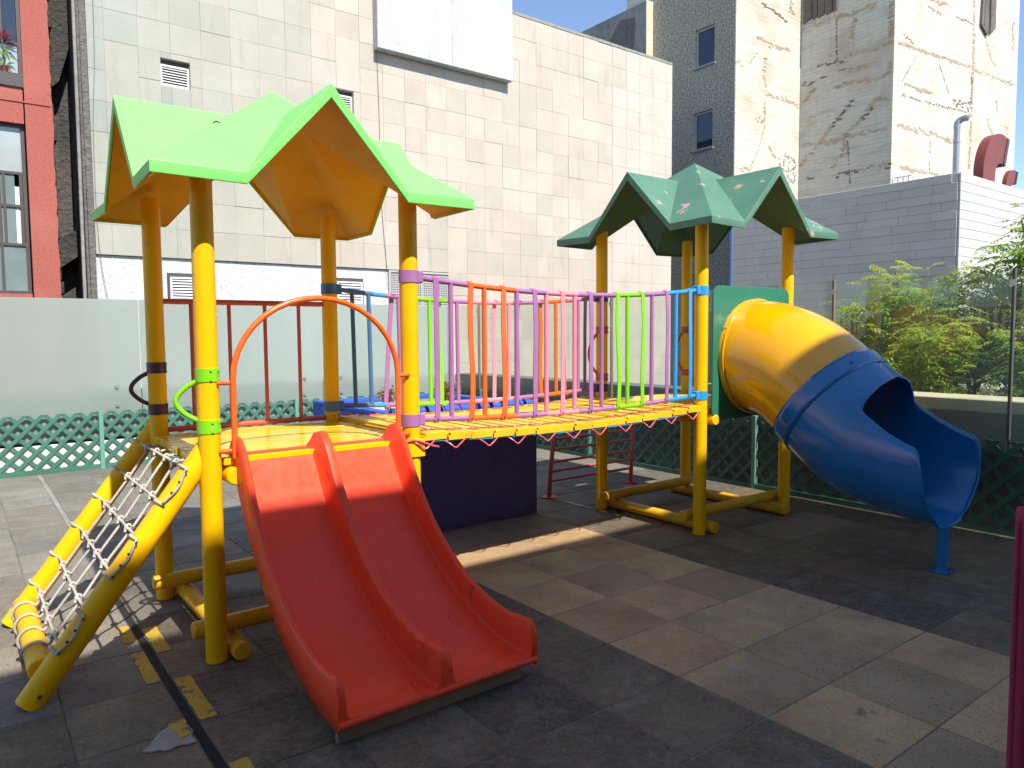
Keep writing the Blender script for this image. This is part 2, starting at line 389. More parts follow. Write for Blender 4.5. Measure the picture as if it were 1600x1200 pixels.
def clear_glass(name, tint=(0.94, 0.97, 0.94), haze=0.12, hazecol=(0.62, 0.66, 0.50)):
    m, nt, b = new_mat(name); out = nt.nodes['Material Output']; nt.nodes.remove(b); p = pos(nt)
    tr = N(nt, 'ShaderNodeBsdfTransparent'); tr.inputs[0].default_value = (*tint, 1)
    df = N(nt, 'ShaderNodeBsdfDiffuse'); df.inputs[0].default_value = (*hazecol, 1)
    gl = N(nt, 'ShaderNodeBsdfGlossy'); gl.inputs['Roughness'].default_value = 0.015
    s1 = N(nt, 'ShaderNodeMixShader'); n = noise(nt, p, 1.2, 5, 0.6); nt.links.new(ramp(nt, n, 0.3, 0.75, haze*0.5, haze*1.4), s1.inputs[0])
    nt.links.new(tr.outputs[0], s1.inputs[1]); nt.links.new(df.outputs[0], s1.inputs[2])
    fr = N(nt, 'ShaderNodeFresnel'); fr.inputs[0].default_value = 1.5
    s2 = N(nt, 'ShaderNodeMixShader'); bf = N(nt, 'ShaderNodeNewGeometry').outputs['Backfacing']; iv = N(nt, 'ShaderNodeMath', operation='SUBTRACT'); iv.inputs[0].default_value = 1; nt.links.new(bf, iv.inputs[1]); ml = N(nt, 'ShaderNodeMath', operation='MULTIPLY'); nt.links.new(fr.outputs[0], ml.inputs[0]); nt.links.new(iv.outputs[0], ml.inputs[1]); nt.links.new(ml.outputs[0], s2.inputs[0]); nt.links.new(s1.outputs[0], s2.inputs[1]); nt.links.new(gl.outputs[0], s2.inputs[2])
    nt.links.new(s2.outputs[0], out.inputs[0]); return m
M['glass'] = clear_glass('clear_glass')
def window_glass(name, col, rough=0.05):
    m, nt, b = new_mat(name); p = pos(nt); n = noise(nt, p, 1.5, 4)
    nt.links.new(mix(nt, ramp(nt, n, 0.35, 0.7), dark(col, 0.75), col), b.inputs['Base Color']); b.inputs['Roughness'].default_value = rough
    b.inputs['Specular IOR Level'].default_value = 0.8; return m
M['pane_dark'] = window_glass('dark_window_glass', (0.03, 0.04, 0.06))
M['pane_pale'] = window_glass('pale_blind_behind_glass', (0.42, 0.46, 0.45))
M['pane_teal'] = window_glass('greenish_window_glass', (0.20, 0.26, 0.26))
M['frame_dark'] = paint('bronze_window_frame', (0.07, 0.06, 0.055), 0.5, 0.1, 0.1, 50)
M['frame_pale'] = paint('aluminium_window_frame', (0.45, 0.44, 0.42), 0.45, 0.1, 0.1, 50)
def leaf_mat(name, a, bcol):
    m, nt, b = new_mat(name); p = pos(nt); out = nt.nodes['Material Output']
    n = noise(nt, p, 4.5, 3); n2 = noise(nt, p, 40, 2)
    c = mix(nt, ramp(nt, n, 0.35, 0.65), a, bcol); c = mix(nt, ramp(nt, n2, 0.5, 0.8, 0, 0.5), c, tuple(min(1, x*1.7) for x in bcol))
    nt.links.new(c, b.inputs['Base Color']); b.inputs['Roughness'].default_value = 0.45
    tl = N(nt, 'ShaderNodeBsdfTranslucent'); nt.links.new(c, tl.inputs[0])
    s = N(nt, 'ShaderNodeMixShader'); s.inputs[0].default_value = 0.55
    nt.links.new(b.outputs[0], s.inputs[1]); nt.links.new(tl.outputs[0], s.inputs[2]); nt.links.new(s.outputs[0], out.inputs[0]); return m
M['leaf_a'] = leaf_mat('green_leaves', (0.17, 0.33, 0.045), (0.33, 0.50, 0.06))
M['leaf_b'] = leaf_mat('yellow_green_leaves', (0.29, 0.42, 0.035), (0.50, 0.56, 0.06))
M['leaf_red'] = leaf_mat('red_leaves', (0.30, 0.02, 0.04), (0.45, 0.05, 0.08))

# ================================================================== SETTING
structure(obj('ground', box((-300, -300, -0.9), (300, 300, -0.5)), M['asphalt']))
terrace = structure(obj('terrace', box((-9, -6, -0.5), (5.62, 6.62, -0.004)), M['screed'], None, (0, 0, 0)))

tile_cache = {}
def tile_mesh(w, d):
    k = (round(w, 3), round(d, 3))
    if k not in tile_cache:
        bm = bmesh.new(); c = 0.004
        lo = [bm.verts.new((sx*w/2, sy*d/2, -0.010)) for sx, sy in ((-1, -1), (1, -1), (1, 1), (-1, 1))]
        md = [bm.verts.new((sx*w/2, sy*d/2, -0.003)) for sx, sy in ((-1, -1), (1, -1), (1, 1), (-1, 1))]
        hi = [bm.verts.new((sx*(w/2-c), sy*(d/2-c), 0)) for sx, sy in ((-1, -1), (1, -1), (1, 1), (-1, 1))]
        bm.faces.new(hi)
        for a, b in ((lo, md), (md, hi)):
            for i in range(4): bm.faces.new((a[i], a[(i+1) % 4], b[(i+1) % 4], b[i]))
        me = mesh_from(bm, 'paving_tile'); me.materials.append(M['tile']); tile_cache[k] = me
    return tile_cache[k]
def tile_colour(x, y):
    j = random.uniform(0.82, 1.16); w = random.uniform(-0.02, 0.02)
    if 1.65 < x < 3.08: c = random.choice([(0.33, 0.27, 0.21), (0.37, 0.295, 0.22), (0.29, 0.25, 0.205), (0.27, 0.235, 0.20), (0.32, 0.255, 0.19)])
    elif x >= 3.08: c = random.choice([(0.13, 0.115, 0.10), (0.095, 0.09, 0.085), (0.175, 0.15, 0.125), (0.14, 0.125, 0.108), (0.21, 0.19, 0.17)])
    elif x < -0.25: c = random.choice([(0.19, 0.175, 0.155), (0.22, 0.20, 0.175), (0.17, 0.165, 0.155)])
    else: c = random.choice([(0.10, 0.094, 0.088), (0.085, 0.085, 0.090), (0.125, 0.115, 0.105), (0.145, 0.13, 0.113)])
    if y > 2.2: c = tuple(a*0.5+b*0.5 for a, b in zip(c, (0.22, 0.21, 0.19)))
    if y > .6 or (x < -.25 and y > 0): k = (1.02, 1.02, 0.94)  # sunlit back and shaded front tinted apart: light put into the colour
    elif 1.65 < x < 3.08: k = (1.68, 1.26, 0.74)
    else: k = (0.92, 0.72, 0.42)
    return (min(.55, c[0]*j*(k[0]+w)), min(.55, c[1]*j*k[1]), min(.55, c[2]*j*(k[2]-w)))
xr = [-0.220]+[0.216+0.478*i for i in range(12)]; xr[-1] = 5.50
xl = [-0.262]+[-0.66-0.478*i for i in range(15)]
ys = [-4.75+0.465*i for i in range(25)]; ys = [y+0.0 for y in ys]; ys = [(-1.03+0.465*k) for k in range(-8, 17)]
tiles = []
for xs in (list(zip(xr[:-1], xr[1:])), [(b, a) for a, b in zip(xl[:-1], xl[1:])]):
    for x0, x1 in xs:
        for y0, y1 in zip(ys[:-1], ys[1:]):
            y1 = min(y1, 6.40)
            if y1-y0 > 0.05: tiles.append((x0, x1, y0, y1))
vis, rest = [], []
for t in tiles:
    c = ((t[0]+t[1])/2, (t[2]+t[3])/2, 0); (vis if inview(c, 120) else rest).append((proj(c)[2], t))
vis.sort(key=lambda a: a[0]); rest += vis[298:]; vis = vis[:298]
for _, (x0, x1, y0, y1) in vis:
    g = 0.0024
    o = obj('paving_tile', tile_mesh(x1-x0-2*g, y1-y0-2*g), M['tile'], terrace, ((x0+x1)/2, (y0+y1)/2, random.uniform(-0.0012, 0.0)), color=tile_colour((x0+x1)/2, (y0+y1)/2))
    o.rotation_euler = (random.uniform(-.002, .002), random.uniform(-.002, .002), random.uniform(-.003, .003))
bm = bmesh.new()
for _, (x0, x1, y0, y1) in rest: add_box(bm, (x0+.003, y0+.003, -0.010), (x1-.003, y1-.003, -0.001))
o = obj('paving_beyond', bm, M['tile'], terrace, (0, 0, 0), color=(0.19, 0.175, 0.155)); o['kind'] = 'stuff'
obj('expansion_joint', box((-0.2605, -4.4, -0.0039), (-0.2215, 1.3, -0.003)), M['rubber'], terrace, (0, 0, 0))

obj('joint_mortar', box((-0.2605, 1.302, -0.0039), (-0.2215, 6.4, -0.0015)), M['joint_grey'], terrace, (0, 0, 0))
def ragged(poly, n=10, amp=0.006, z=0.0045):
    bm = bmesh.new(); pts = []
    for i in range(len(poly)):
        a, b = poly[i], poly[(i+1) % len(poly)]
        for k in range(n):
            t = k/n; pts.append((a[0]+(b[0]-a[0])*t+random.uniform(-amp, amp), a[1]+(b[1]-a[1])*t+random.uniform(-amp, amp)))
    lo = [bm.verts.new((p[0], p[1], 0.0012)) for p in pts]; hi = [bm.verts.new((p[0], p[1], z)) for p in pts]; bm.faces.new(hi)
    for i in range(len(pts)): bm.faces.new((lo[i], lo[(i+1) % len(pts)], hi[(i+1) % len(pts)], hi[i]))
    return bm
for x0, x1, y0, y1 in ((-0.215, -0.145, 0.28, 0.66), (-0.325, -0.265, -0.06, 0.34), (-0.215, -0.145, -0.54, -0.08), (-0.325, -0.265, 0.50, 0.76), (-0.215, -0.145, -1.25, -0.93)):
    obj('painted_dash', ragged([(x0, y0), (x1, y0), (x1, y1), (x0, y1)], 8, 0.003, 0.0025), M['painted_mark'], terrace, (0, 0, 0))
obj('mortar_patch', ragged([(-0.46, -0.66), (-0.345, -0.52), (-0.28, -0.49), (-0.268, -0.60), (-0.275, -0.70), (-0.36, -0.70)], 5, 0.007, 0.006), M['patch'], terrace, (0, 0, 0))
obj('painted_dash', ragged([(-0.335, -0.515), (-0.272, -0.49), (-0.268, -0.63), (-0.315, -0.65)], 5, 0.006, 0.009), M['painted_mark'], terrace, (0, 0, 0))

# ------------------------------------------------------------------ building behind the viewpoint, whose shade covers the foreground
TE = math.tan(SUN_EL); BY = -6.2; BH = (0.49-BY)*TE
b0 = thing('shading_building', (-3, BY-3, -0.5), 'tall cream building behind the viewpoint shading the near terrace', 'building')
obj('wall', box((-16, BY-8, -0.5), (5.45, BY, BH)), M['shade_block'], b0)
for i in range(7):
    for k in range(3):
        x = -14.6+2.8*i; z = 0.7+2.4*k
        w = obj('window', box((x, BY, z), (x+1.6, BY+0.03, z+1.5)), M['frame_dark'], b0)
        obj('pane', box((x+.08, BY+.03, z+.08), (x+1.52, BY+.036, z+1.42)), M['pane_dark'], w)

# ------------------------------------------------------------------ stone-clad building
sb = thing('stone_building', (7.9, 11, -0.5), 'large windowless building clad in pale square stone slabs behind the frosted glass', 'building')
obj('core_wall', box((0.86, 10.16, -0.5), (14.90, 16, 8.62)), M['concrete'], sb)
VENTS = [(2.03, 5.83, 2.50, 6.28), (5.12, 5.93, 5.54, 6.37)]
def carve(rects, hole):
    out = []
    hx0, hz0, hx1, hz1 = hole
    for (a, b, c, d) in rects:
        if c <= hx0 or a >= hx1 or d <= hz0 or b >= hz1: out.append((a, b, c, d)); continue
        if a < hx0: out.append((a, b, hx0, d))
        if c > hx1: out.append((hx1, b, c, d))
        m0, m1 = max(a, hx0), min(c, hx1)
        if b < hz0: out.append((m0, b, m1, hz0))
        if d > hz1: out.append((m0, hz1, m1, d))
    return [r for r in out if r[2]-r[0] > 0.02 and r[3]-r[1] > 0.02]
cols = [0.95+0.0]+[1.195+0.4985*i for i in range(28)]; cols[-1] = 14.93; cols = [c for c in cols if c <= 14.93]
rows = [2.94+0.4915*i for i in range(12)]+[8.84]
slabs = []
for i in range(len(cols)-1):
    x0, x1 = cols[i], cols[i+1]
    zz = rows if x1 < 7.8 else [-0.5+0.4914*k for k in range(7)]+rows
    zz = sorted(set(round(z, 4) for z in zz))
    k = 0
    while k < len(zz)-1:
        k2 = k+1
        if random.random() < 0.05 and k+2 < len(zz): k2 = k+2
        slabs.append((x0, zz[k], x1, zz[k2])); k = k2
for v in VENTS: slabs = carve(slabs, v)
bm = bmesh.new(); mort = [(0.96, 2.95, 7.80, 8.83), (7.80, -0.5, 14.92, 8.83)]
for v in VENTS: mort = carve(mort, v)
for (a, b, c, d) in mort: add_box(bm, (a, 10.009, b), (c, 10.159, d))
obj('mortar_bed', bm, M['mortar'], sb)
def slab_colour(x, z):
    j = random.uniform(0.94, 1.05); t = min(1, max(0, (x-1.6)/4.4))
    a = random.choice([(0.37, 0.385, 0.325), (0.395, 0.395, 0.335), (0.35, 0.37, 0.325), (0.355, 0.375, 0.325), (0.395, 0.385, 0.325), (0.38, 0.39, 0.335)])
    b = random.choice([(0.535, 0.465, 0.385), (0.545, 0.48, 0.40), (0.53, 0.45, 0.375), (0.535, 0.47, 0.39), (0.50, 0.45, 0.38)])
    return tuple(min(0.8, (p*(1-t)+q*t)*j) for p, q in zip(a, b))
slab_cache = {}
def slab_mesh(w, h):
    k = (round(w, 3), round(h, 3))
    if k not in slab_cache:
        bm = bmesh.new(); c = 0.002; y1 = 0.020
        q = ((-1, -1), (1, -1), (1, 1), (-1, 1))
        bk = [bm.verts.new((a*w/2, y1, b*h/2)) for a, b in q]; md = [bm.verts.new((a*w/2, c, b*h/2)) for a, b in q]
        fr = [bm.verts.new((a*(w/2-c), 0, b*(h/2-c))) for a, b in q]
        bm.faces.new(fr[::-1])
        for a, b in ((bk, md), (md, fr)):
            for i in range(4): bm.faces.new((a[i], a[(i+1) % 4], b[(i+1) % 4], b[i]))
        me = mesh_from(bm, 'stone_slab'); me.materials.append(M['stone']); slab_cache[k] = me
    return slab_cache[k]
sv, sr = [], []
for s in slabs:
    c = ((s[0]+s[2])/2, 10.0, (s[1]+s[3])/2); (sv if inview(c, 45) and c[2] > 0.9 else sr).append((proj(c)[2], s))
sv.sort(key=lambda a: a[0]); sr += sv[299:]; sv = sv[:299]
for _, (x0, z0, x1, z1) in sv:
    obj('stone_slab', slab_mesh(x1-x0-.003, z1-z0-.003), M['stone'], sb, ((x0+x1)/2, 10.0+random.uniform(-0.004, 0.005), (z0+z1)/2), color=slab_colour((x0+x1)/2, z0))
bm = bmesh.new()
for _, (x0, z0, x1, z1) in sr: add_box(bm, (x0+.002, 10.0, z0+.002), (x1-.002, 10.02, z1-.002))
o = obj('cladding_beyond', bm, M['stone'], sb, color=(0.55, 0.49, 0.42)); o['kind'] = 'stuff'
bm = bmesh.new()
for i in range(30):
    x = 0.95+0.466*i; add_box(bm, (x, 9.99, 8.842), (x+0.46, 10.3, 8.90+random.uniform(0, .012)))
obj('coping', bm, M['concrete'], sb)
bm = bmesh.new(); add_box(bm, (0.95, 10.045, -0.5), (7.77, 10.158, 2.935)); obj('rendered_base', bm, M['stucco_white'], sb)
def louvre(x0, z0, x1, z1, y, n, parent):
    v = obj('vent', (lambda b: (add_box(b, (x0, y, z0), (x0+.03, y+.05, z1)), add_box(b, (x1-.03, y, z0), (x1, y+.05, z1)), add_box(b, (x0+.03, y, z0), (x1-.03, y+.05, z0+.03)), add_box(b, (x0+.03, y, z1-.03), (x1-.03, y+.05, z1)), b)[-1])(bmesh.new()), M['louvre'], parent)
    obj('vent_back', box((x0+.03, y+.045, z0+.03), (x1-.03, y+.05, z1-.03)), M['rubber'], v)
    for i in range(n):
        z = z0+.03+(z1-z0-.06)*(i+.2)/n; h = (z1-z0-.06)/n
        obj('louvre_blade', prism([(y+.002, z), (y+.040, z+h*.75), (y+.044, z+h*.70), (y+.006, z-.004)], 0, x0+.031, x1-.031), M['louvre'], v)
louvre(2.035, 5.835, 2.495, 6.20, 10.07, 7, sb); louvre(5.125, 5.935, 5.535, 6.29, 10.07, 7, sb)
for (x0, z0, x1, z1) in ((2.05, 2.22, 2.45, 2.62), (5.10, 2.22, 5.64, 2.66)):
    obj('vent_recess', box((x0-.04, 10.038, z0-.03), (x1+.04, 10.0445, z1+.07)), M['dark_steel'], sb)
    louvre(x0, z0, x1, z1, 9.99, 7, sb)
g = obj('grille', box((6.28, 10.03, 1.9), (7.74, 10.044, 2.90)), M['frame_pale'], sb)
bm = bmesh.new()
for i in range(31):
    x = 6.30+i*0.0465
    add_box(bm, (x, 10.012, 1.92), (x+.022, 10.0285, 2.86))
for k in range(20):
    z = 1.92+k*0.048; add_box(bm, (6.30, 10.006, z), (7.72, 10.0118, z+.022))
obj('grille_bars', bm, M['frame_pale'], g)
obj('grille_frame', (lambda b: (add_box(b, (6.24, 10.0, 1.9), (6.285, 10.04, 2.93)), add_box(b, (7.70, 10.0, 1.9), (7.75, 10.04, 2.93)), add_box(b, (6.99, 9.998, 1.9), (7.03, 10.04, 2.888)), add_box(b, (6.285, 10.0, 2.89), (7.70, 10.04, 2.93)), b)[-1])(bmesh.new()), M['frame_pale'], g)
pn = obj('overhanging_panel', box((5.985, 9.80, 7.26), (9.335, 9.995, 10.9), 0.012), M['panel_white'], sb)
obj('panel_joint', box((7.72, 9.797, 7.30), (7.73, 9.7995, 10.8)), M['concrete'], pn)
obj('roof_block', box((6.0, 10.0, 8.91), (9.32, 13, 10.88)), M['concrete'], sb)
obj('cable', tube(bez([(6.05, 9.985, 7.24), (6.08, 9.985, 6.0), (6.10, 9.985, 4.2), (6.22, 9.985, 2.6)], 6), 0.0045, 5), M['cable'], sb)
obj('cable', tube(bez([(1.07, 9.985, 8.5), (1.05, 9.985, 6.2), (0.985, 9.985, 4.9), (0.99, 9.985, 3.2), (1.1, 9.985, 2.1)], 6), 0.0045, 5), M['cable'], sb)
# corner and the gap beside it
obj('corner_pilaster', box((0.855, 9.99, -0.5), (0.945, 10.155, 8.8)), M['side_render'], sb)
obj('side_wall', box((0.78, 10.18, -0.5), (0.855, 15.9, 9.4)), M['side_render'], sb)
obj('conduit', tube([(0.765, 10.02, -0.4), (0.77, 10.02, 3.0), (0.80, 10.02, 9.2)], 0.028, 10), M['concrete'], sb, smooth=40)
obj('conduit', tube([(0.825, 9.985, -0.4), (0.83, 9.985, 9.2)], 0.022, 10), M['side_render'], sb, smooth=40)

gapw = thing('gap_wall', (0.6, 11.2, -0.5), 'dark sooty wall deep in the gap beside the red facade', 'wall')
obj('wall', box((0.2, 10.9, -0.5), (0.775, 11.3, 11)), M['gap_render'], gapw)
bm = bmesh.new()
for i in range(34):
    z = 1.2+i*0.22; w = random.uniform(0.02, 0.07)
    add_box(bm, (0.446, 10.22+random.uniform(0, .15), z), (0.446+w, 10.65, z+random.uniform(.12, .24)), 0.01)
obj('rubble_edge', bm, M['soot'], gapw)
obj('cross_beam', prism([(0.447, 2.70), (0.775, 2.95), (0.775, 3.38), (0.447, 3.18)], 1, 10.5, 10.85), M['soot'], gapw)
obj('stair_slab', prism([(0.447, 5.6), (0.60, 5.75), (0.775, 6.35), (0.775, 7.6), (0.447, 7.0)], 1, 10.55, 10.88), M['soot'], gapw)

# ------------------------------------------------------------------ red building
rb = thing('red_building', (-2, 11, -0.5), 'brick-red painted building with dark framed windows at the left edge', 'building')
wins = [(-1.2, 5.42, 0.075, 8.2), (-1.2, 2.27, 0.055, 4.86)]
def carve_wall(x0, z0, x1, z1, holes):
    rs = [(x0, z0, x1, z1)]
    for h in holes: rs = carve(rs, h)
    return rs
bm = bmesh.new()
for (a, b, c, d) in carve_wall(-5, -0.5, 0.40, 11, wins): add_box(bm, (a, 10.0, b), (c, 10.2, d))
obj('wall', bm, M['red_wall'], rb)
# ragged edge of the painted front
bm = bmesh.new(); z = -0.5; poly = []
while z < 11: poly.append((0.435+random.uniform(-.012, .012), z)); z += 0.09
poly = [(0.40, -0.5)]+poly+[(0.40, 11)]
obj('facade_edge', prism(poly, 1, 10.002, 10.2), M['red_wall'], rb)
obj('body', box((-5, 10.75, -0.5), (0.195, 16, 11)), M['soot'], rb)
obj('storey_band', box((-5, 9.985, 5.18), (0.41, 9.999, 5.20)), M['red_wall'], rb)
def window(parent, x0, z0, x1, z1, y, bars_x, bars_z, panes, fr=0.05, fm='frame_dark'):
    bm = bmesh.new()
    add_box(bm, (x0, y, z0), (x0+fr, y+.06, z1)); add_box(bm, (x1-fr, y, z0), (x1, y+.06, z1))
    add_box(bm, (x0+fr, y, z0), (x1-fr, y+.06, z0+fr)); add_box(bm, (x0+fr, y, z1-fr), (x1-fr, y+.06, z1))
    w = obj('window', bm, M[fm], parent)
    for (a, b0_, b1_) in bars_x: obj('mullion', box((a-fr*.4, y+.004, b0_), (a+fr*.4, y+.056, b1_)), M[fm], w)
    for zz, xa in bars_z: obj('transom', box((xa, y+.002, zz-fr*.4), (x1-fr, y+.058, zz+fr*.4)), M[fm], w)
    for (a, b, c, d, mm) in panes: obj('pane', box((a, y+.025, b), (c, y+.035, d)), M[mm], w)
    return w
w2 = window(rb, -1.2, 2.27, 0.055, 4.86, 10.08, [(-0.30, 2.32, 4.81), (-0.24, 3.03, 4.12), (-0.02, 3.03, 4.12)], [(4.12, -1.15), (3.03, -1.15), (3.62, -0.29)],
       [(-1.15, 4.14, 0.005, 4.81, 'pane_pale'), (-1.15, 3.05, -0.25, 4.10, 'pane_teal'), (-0.24, 3.05, -0.10, 4.10, 'pane_teal'), (-1.15, 2.32, 0.005, 3.01, 'pane_teal')])
obj('curtain', (lambda b: [add_box(b, (-0.10+.02*i, 10.115-.006*(i % 2), 3.05), (-0.083+.02*i, 10.125, 3.92)) for i in range(5)] and b)(bmesh.new()), M['white_paint'], w2)
w1 = window(rb, -1.2, 5.42, 0.075, 8.2, 10.08, [(-0.18, 6.1, 8.1)], [(6.07, -1.15)], [(-1.15, 6.10, 0.02, 8.1, 'pane_dark'), (-1.15, 5.62, 0.02, 6.05, 'pane_pale')])
obj('sill', box((-1.2, 9.97, 5.40), (0.075, 10.078, 5.60)), M['frame_dark'], rb)
# potted red-leaved plant on the sill
pl = thing('red_leaved_plant', (-0.16, 9.99, 5.60), 'small plant with crimson spiky leaves on the red building sill', 'plant')
bm = bmesh.new()
add_tube(bm, [(-0.16, 10.02, 5.60), (-0.165, 10.02, 5.68)], [0.05, 0.065], 12); obj('pot', bm, M['duct_red'], pl)
bm = bmesh.new(); add_tube(bm, [(-0.16, 10.02, 5.68), (-0.15, 10.02, 5.9), (-0.17, 10.01, 6.12)], [.012, .01, .006], 6); obj('stem', bm, M['bark'], pl)
def blades(bm, c, n, l, w, up_, spread):
    for i in range(n):
        a = random.uniform(0, 6.28); d = Vector((math.cos(a)*spread, math.sin(a)*spread*.5-.1, random.uniform(*up_))).normalized()
        s = Vector((-math.sin(a), math.cos(a), .2)).normalized()*w; c0 = Vector(c); m = c0+d*l*.5; t = c0+d*l+Vector((0, 0, -l*.25))
        v = [bm.verts.new(p) for p in (c0, m-s, t, m+s)]; bm.faces.new(v)
bm = bmesh.new(); blades(bm, (-0.17, 10.0, 6.10), 22, .22, .018, (-.2, 1.2), 1); obj('leaves', bm, M['leaf_red'], pl)
bm = bmesh.new(); blades(bm, (-0.15, 9.99, 5.85), 16, .16, .014, (-.5, .8), 1); blades(bm, (-0.18, 9.99, 5.72), 10, .14, .012, (-.3, .8), 1); obj('lower_leaves', bm, M['leaf_a'], pl)

# ------------------------------------------------------------------ grey roughcast tower and the worn block beside it
TX, TY = 18.0, 10.22
tw = thing('grey_tower', (19.7, 14, -0.5), 'tall grey roughcast building with two small windows and a worn white front', 'building')
twin = [(10.98, 9.87, 11.72, 11.02), (11.03, 7.33, 11.77, 8.49), (11.1, 2.3, 11.8, 3.45)]
bm = bmesh.new()
for (a, b, c, d) in carve_wall(TY+.02, -0.5, 13.5, 12.45, twin): add_box(bm, (TX, a, b), (TX+.3, c, d))
obj('side_wall', bm, M['roughcast'], tw)
obj('core', box((TX+.32, TY+.3, -0.5), (26, 22, 12.4)), M['concrete'], tw)
obj('front_wall', box((TX+.01, TY, -0.5), (21.43, TY+.02, 16)), M['old_brick'], tw)
obj('upper_block', box((TX+.6, TY+.03, 12.46), (26, 13, 16)), M['old_brick'], tw)
obj('rear_wing', box((17.69, 13.51, -0.5), (22, 26, 12.50)), M['concrete'], tw)
obj('wing_corner', box((17.68, 13.48, -0.5), (17.995, 13.509, 12.52)), M['cream'], tw)
wr = []
bm = bmesh.new(); poly = [(14.2, 9.6), (13.9, 12.1), (14.6, 12.2), (15.4, 11.6), (16.6, 11.9), (18.5, 11.9), (20, 12.0), (20, 10.6), (17.5, 11.0), (16, 9.8)]
obj('flaking_patch', prism([(p[0]+random.uniform(-.1, .1), p[1]+random.uniform(-.1, .1)) for p in poly], 0, 17.675, 17.689), M['side_render'], tw)
obj('gutter_pipe', tube([(TX-.06, 10.24, -0.5), (TX-.06, 10.24, 5.2)], 0.06, 8), M['dark_and_shaded_blue'], tw, smooth=40)
for (y0, z0, y1, z1) in twin:
    bm = bmesh.new(); f = 0.06; x = TX+.07
    add_box(bm, (x, y0, z0), (x+.08, y0+f, z1)); add_box(bm, (x, y1-f, z0), (x+.08, y1, z1)); add_box(bm, (x, y0+f, z0), (x+.08, y1-f, z0+f)); add_box(bm, (x, y0+f, z1-f), (x+.08, y1-f, z1))
    w = obj('window', bm, M['frame_pale'], tw)
    obj('pane', box((x+.03, y0+f, z0+f), (x+.04, y1-f, z1-f)), M['pane_dark'], w)
    obj('sill', box((TX-.05, y0-.05, z0-.06), (TX-.002, y1+.05, z0-.005)), M['concrete'], w)
WXf, WYf = 21.438, 7.216
wb = thing('worn_block', (26, 12, -0.5), 'tall worn building of whitewashed brick with brown scars of removed floors', 'building')
obj('wall', box((WXf, WYf, -0.5), (30.74, 18, 17)), M['old_brick'], wb)
SC = {}
def scar(pts, width, mat, face, parent, crop=True):
    """ragged strip of exposed brick along a line on a facade"""
    P = []
    for (a, b) in pts:
        u, v = 1140+a/3.478, b/3.478
        q = PX(u, v, WXf) if face == 'x' else (PY(u, v, WYf) if face == 'y' else PY(u, v, TY))
        P.append(Vector(q))
    bm = bmesh.new(); nrm = Vector((-1, 0, 0)) if face == 'x' else Vector((0, -1, 0)); tan = Vector((0, 1, 0)) if face == 'x' else Vector((1, 0, 0))
    base = Vector((WXf, 0, 0)) if face == 'x' else (Vector((0, WYf, 0)) if face == 'y' else Vector((0, TY, 0)))
    for i in range(len(P)-1):
        L_ = (P[i+1]-P[i]).length; n = max(2, int(L_/(0.055 if width > .1 else 0.045)))
        for k in range(n):
            if random.random() < .16: continue
            q = P[i].lerp(P[i+1], (k+random.random())/n)
            off = random.gauss(0, width*.24); q = q+Vector((0, 0, off)) if abs((P[i+1]-P[i]).normalized().z) < .75 else q+tan*off
            q.z = round(q.z/.0575)*.0575
            w_ = random.uniform(.05, .22)*(1 if width > .06 else .35); h_ = random.uniform(.02, .055)*(1 if width > .06 else .8)
            pts_ = []
            for m_ in range(7):
                a_ = 2*math.pi*m_/7; rr_ = random.uniform(.75, 1.1)
                pts_.append(bm.verts.new(q+tan*math.cos(a_)*w_*.6*rr_+Vector((0, 0, math.sin(a_)*h_*.8*rr_))+nrm*random.uniform(.003, .012)))
            bm.faces.new(pts_)
    SC.setdefault((parent.name, mat), (bmesh.new(), parent)); tmp = D.meshes.new('t'); bm.to_mesh(tmp); bm.free(); SC[(parent.name, mat)][0].from_mesh(tmp); D.meshes.remove(tmp)
T, K = 'scar_tan', 'scar_dark'
for pts, w, m in [([(400, 150), (530, 110), (680, 60), (800, 20)], .16, T), ([(680, 70), (668, 180), (660, 310)], .14, T), ([(620, 310), (760, 270), (880, 235)], .13, T), ([(880, 0), (875, 240)], .10, T),
                  ([(640, 385), (780, 350)], .12, T), ([(560, 470), (700, 440), (870, 405)], .16, T), ([(400, 560), (470, 470)], .10, T), ([(380, 900), (480, 790), (560, 770), (680, 730), (860, 695)], .13, T),
                  ([(400, 790), (610, 750)], .09, T), ([(620, 740), (740, 620), (800, 530), (860, 545)], .12, T), ([(500, 770), (560, 680)], .10, T), ([(630, 750), (610, 850), (550, 920)], .12, T), ([(690, 930), (860, 890)], .15, T), ([(875, 330), (865, 410)], .08, T),
                  ([(395, 470), (450, 440), (510, 415)], .22, K), ([(485, 368), (540, 350), (620, 322)], .20, K), ([(595, 385), (627, 380)], .14, K), ([(553, 685), (600, 630), (670, 540)], .11, K), ([(720, 645), (780, 578)], .10, K),
                  ([(580, 950), (690, 930)], .18, K), ([(415, 976), (455, 970)], .16, K), ([(615, 748), (645, 738)], .22, K), ([(530, 300), (560, 310)], .18, T), ([(845, 900), (885, 880)], .14, K), ([(580, 100), (582, 330)], .03, K), ([(640, 760), (655, 1000)], .03, K)]:
    scar(pts, w, m, 'x', wb)
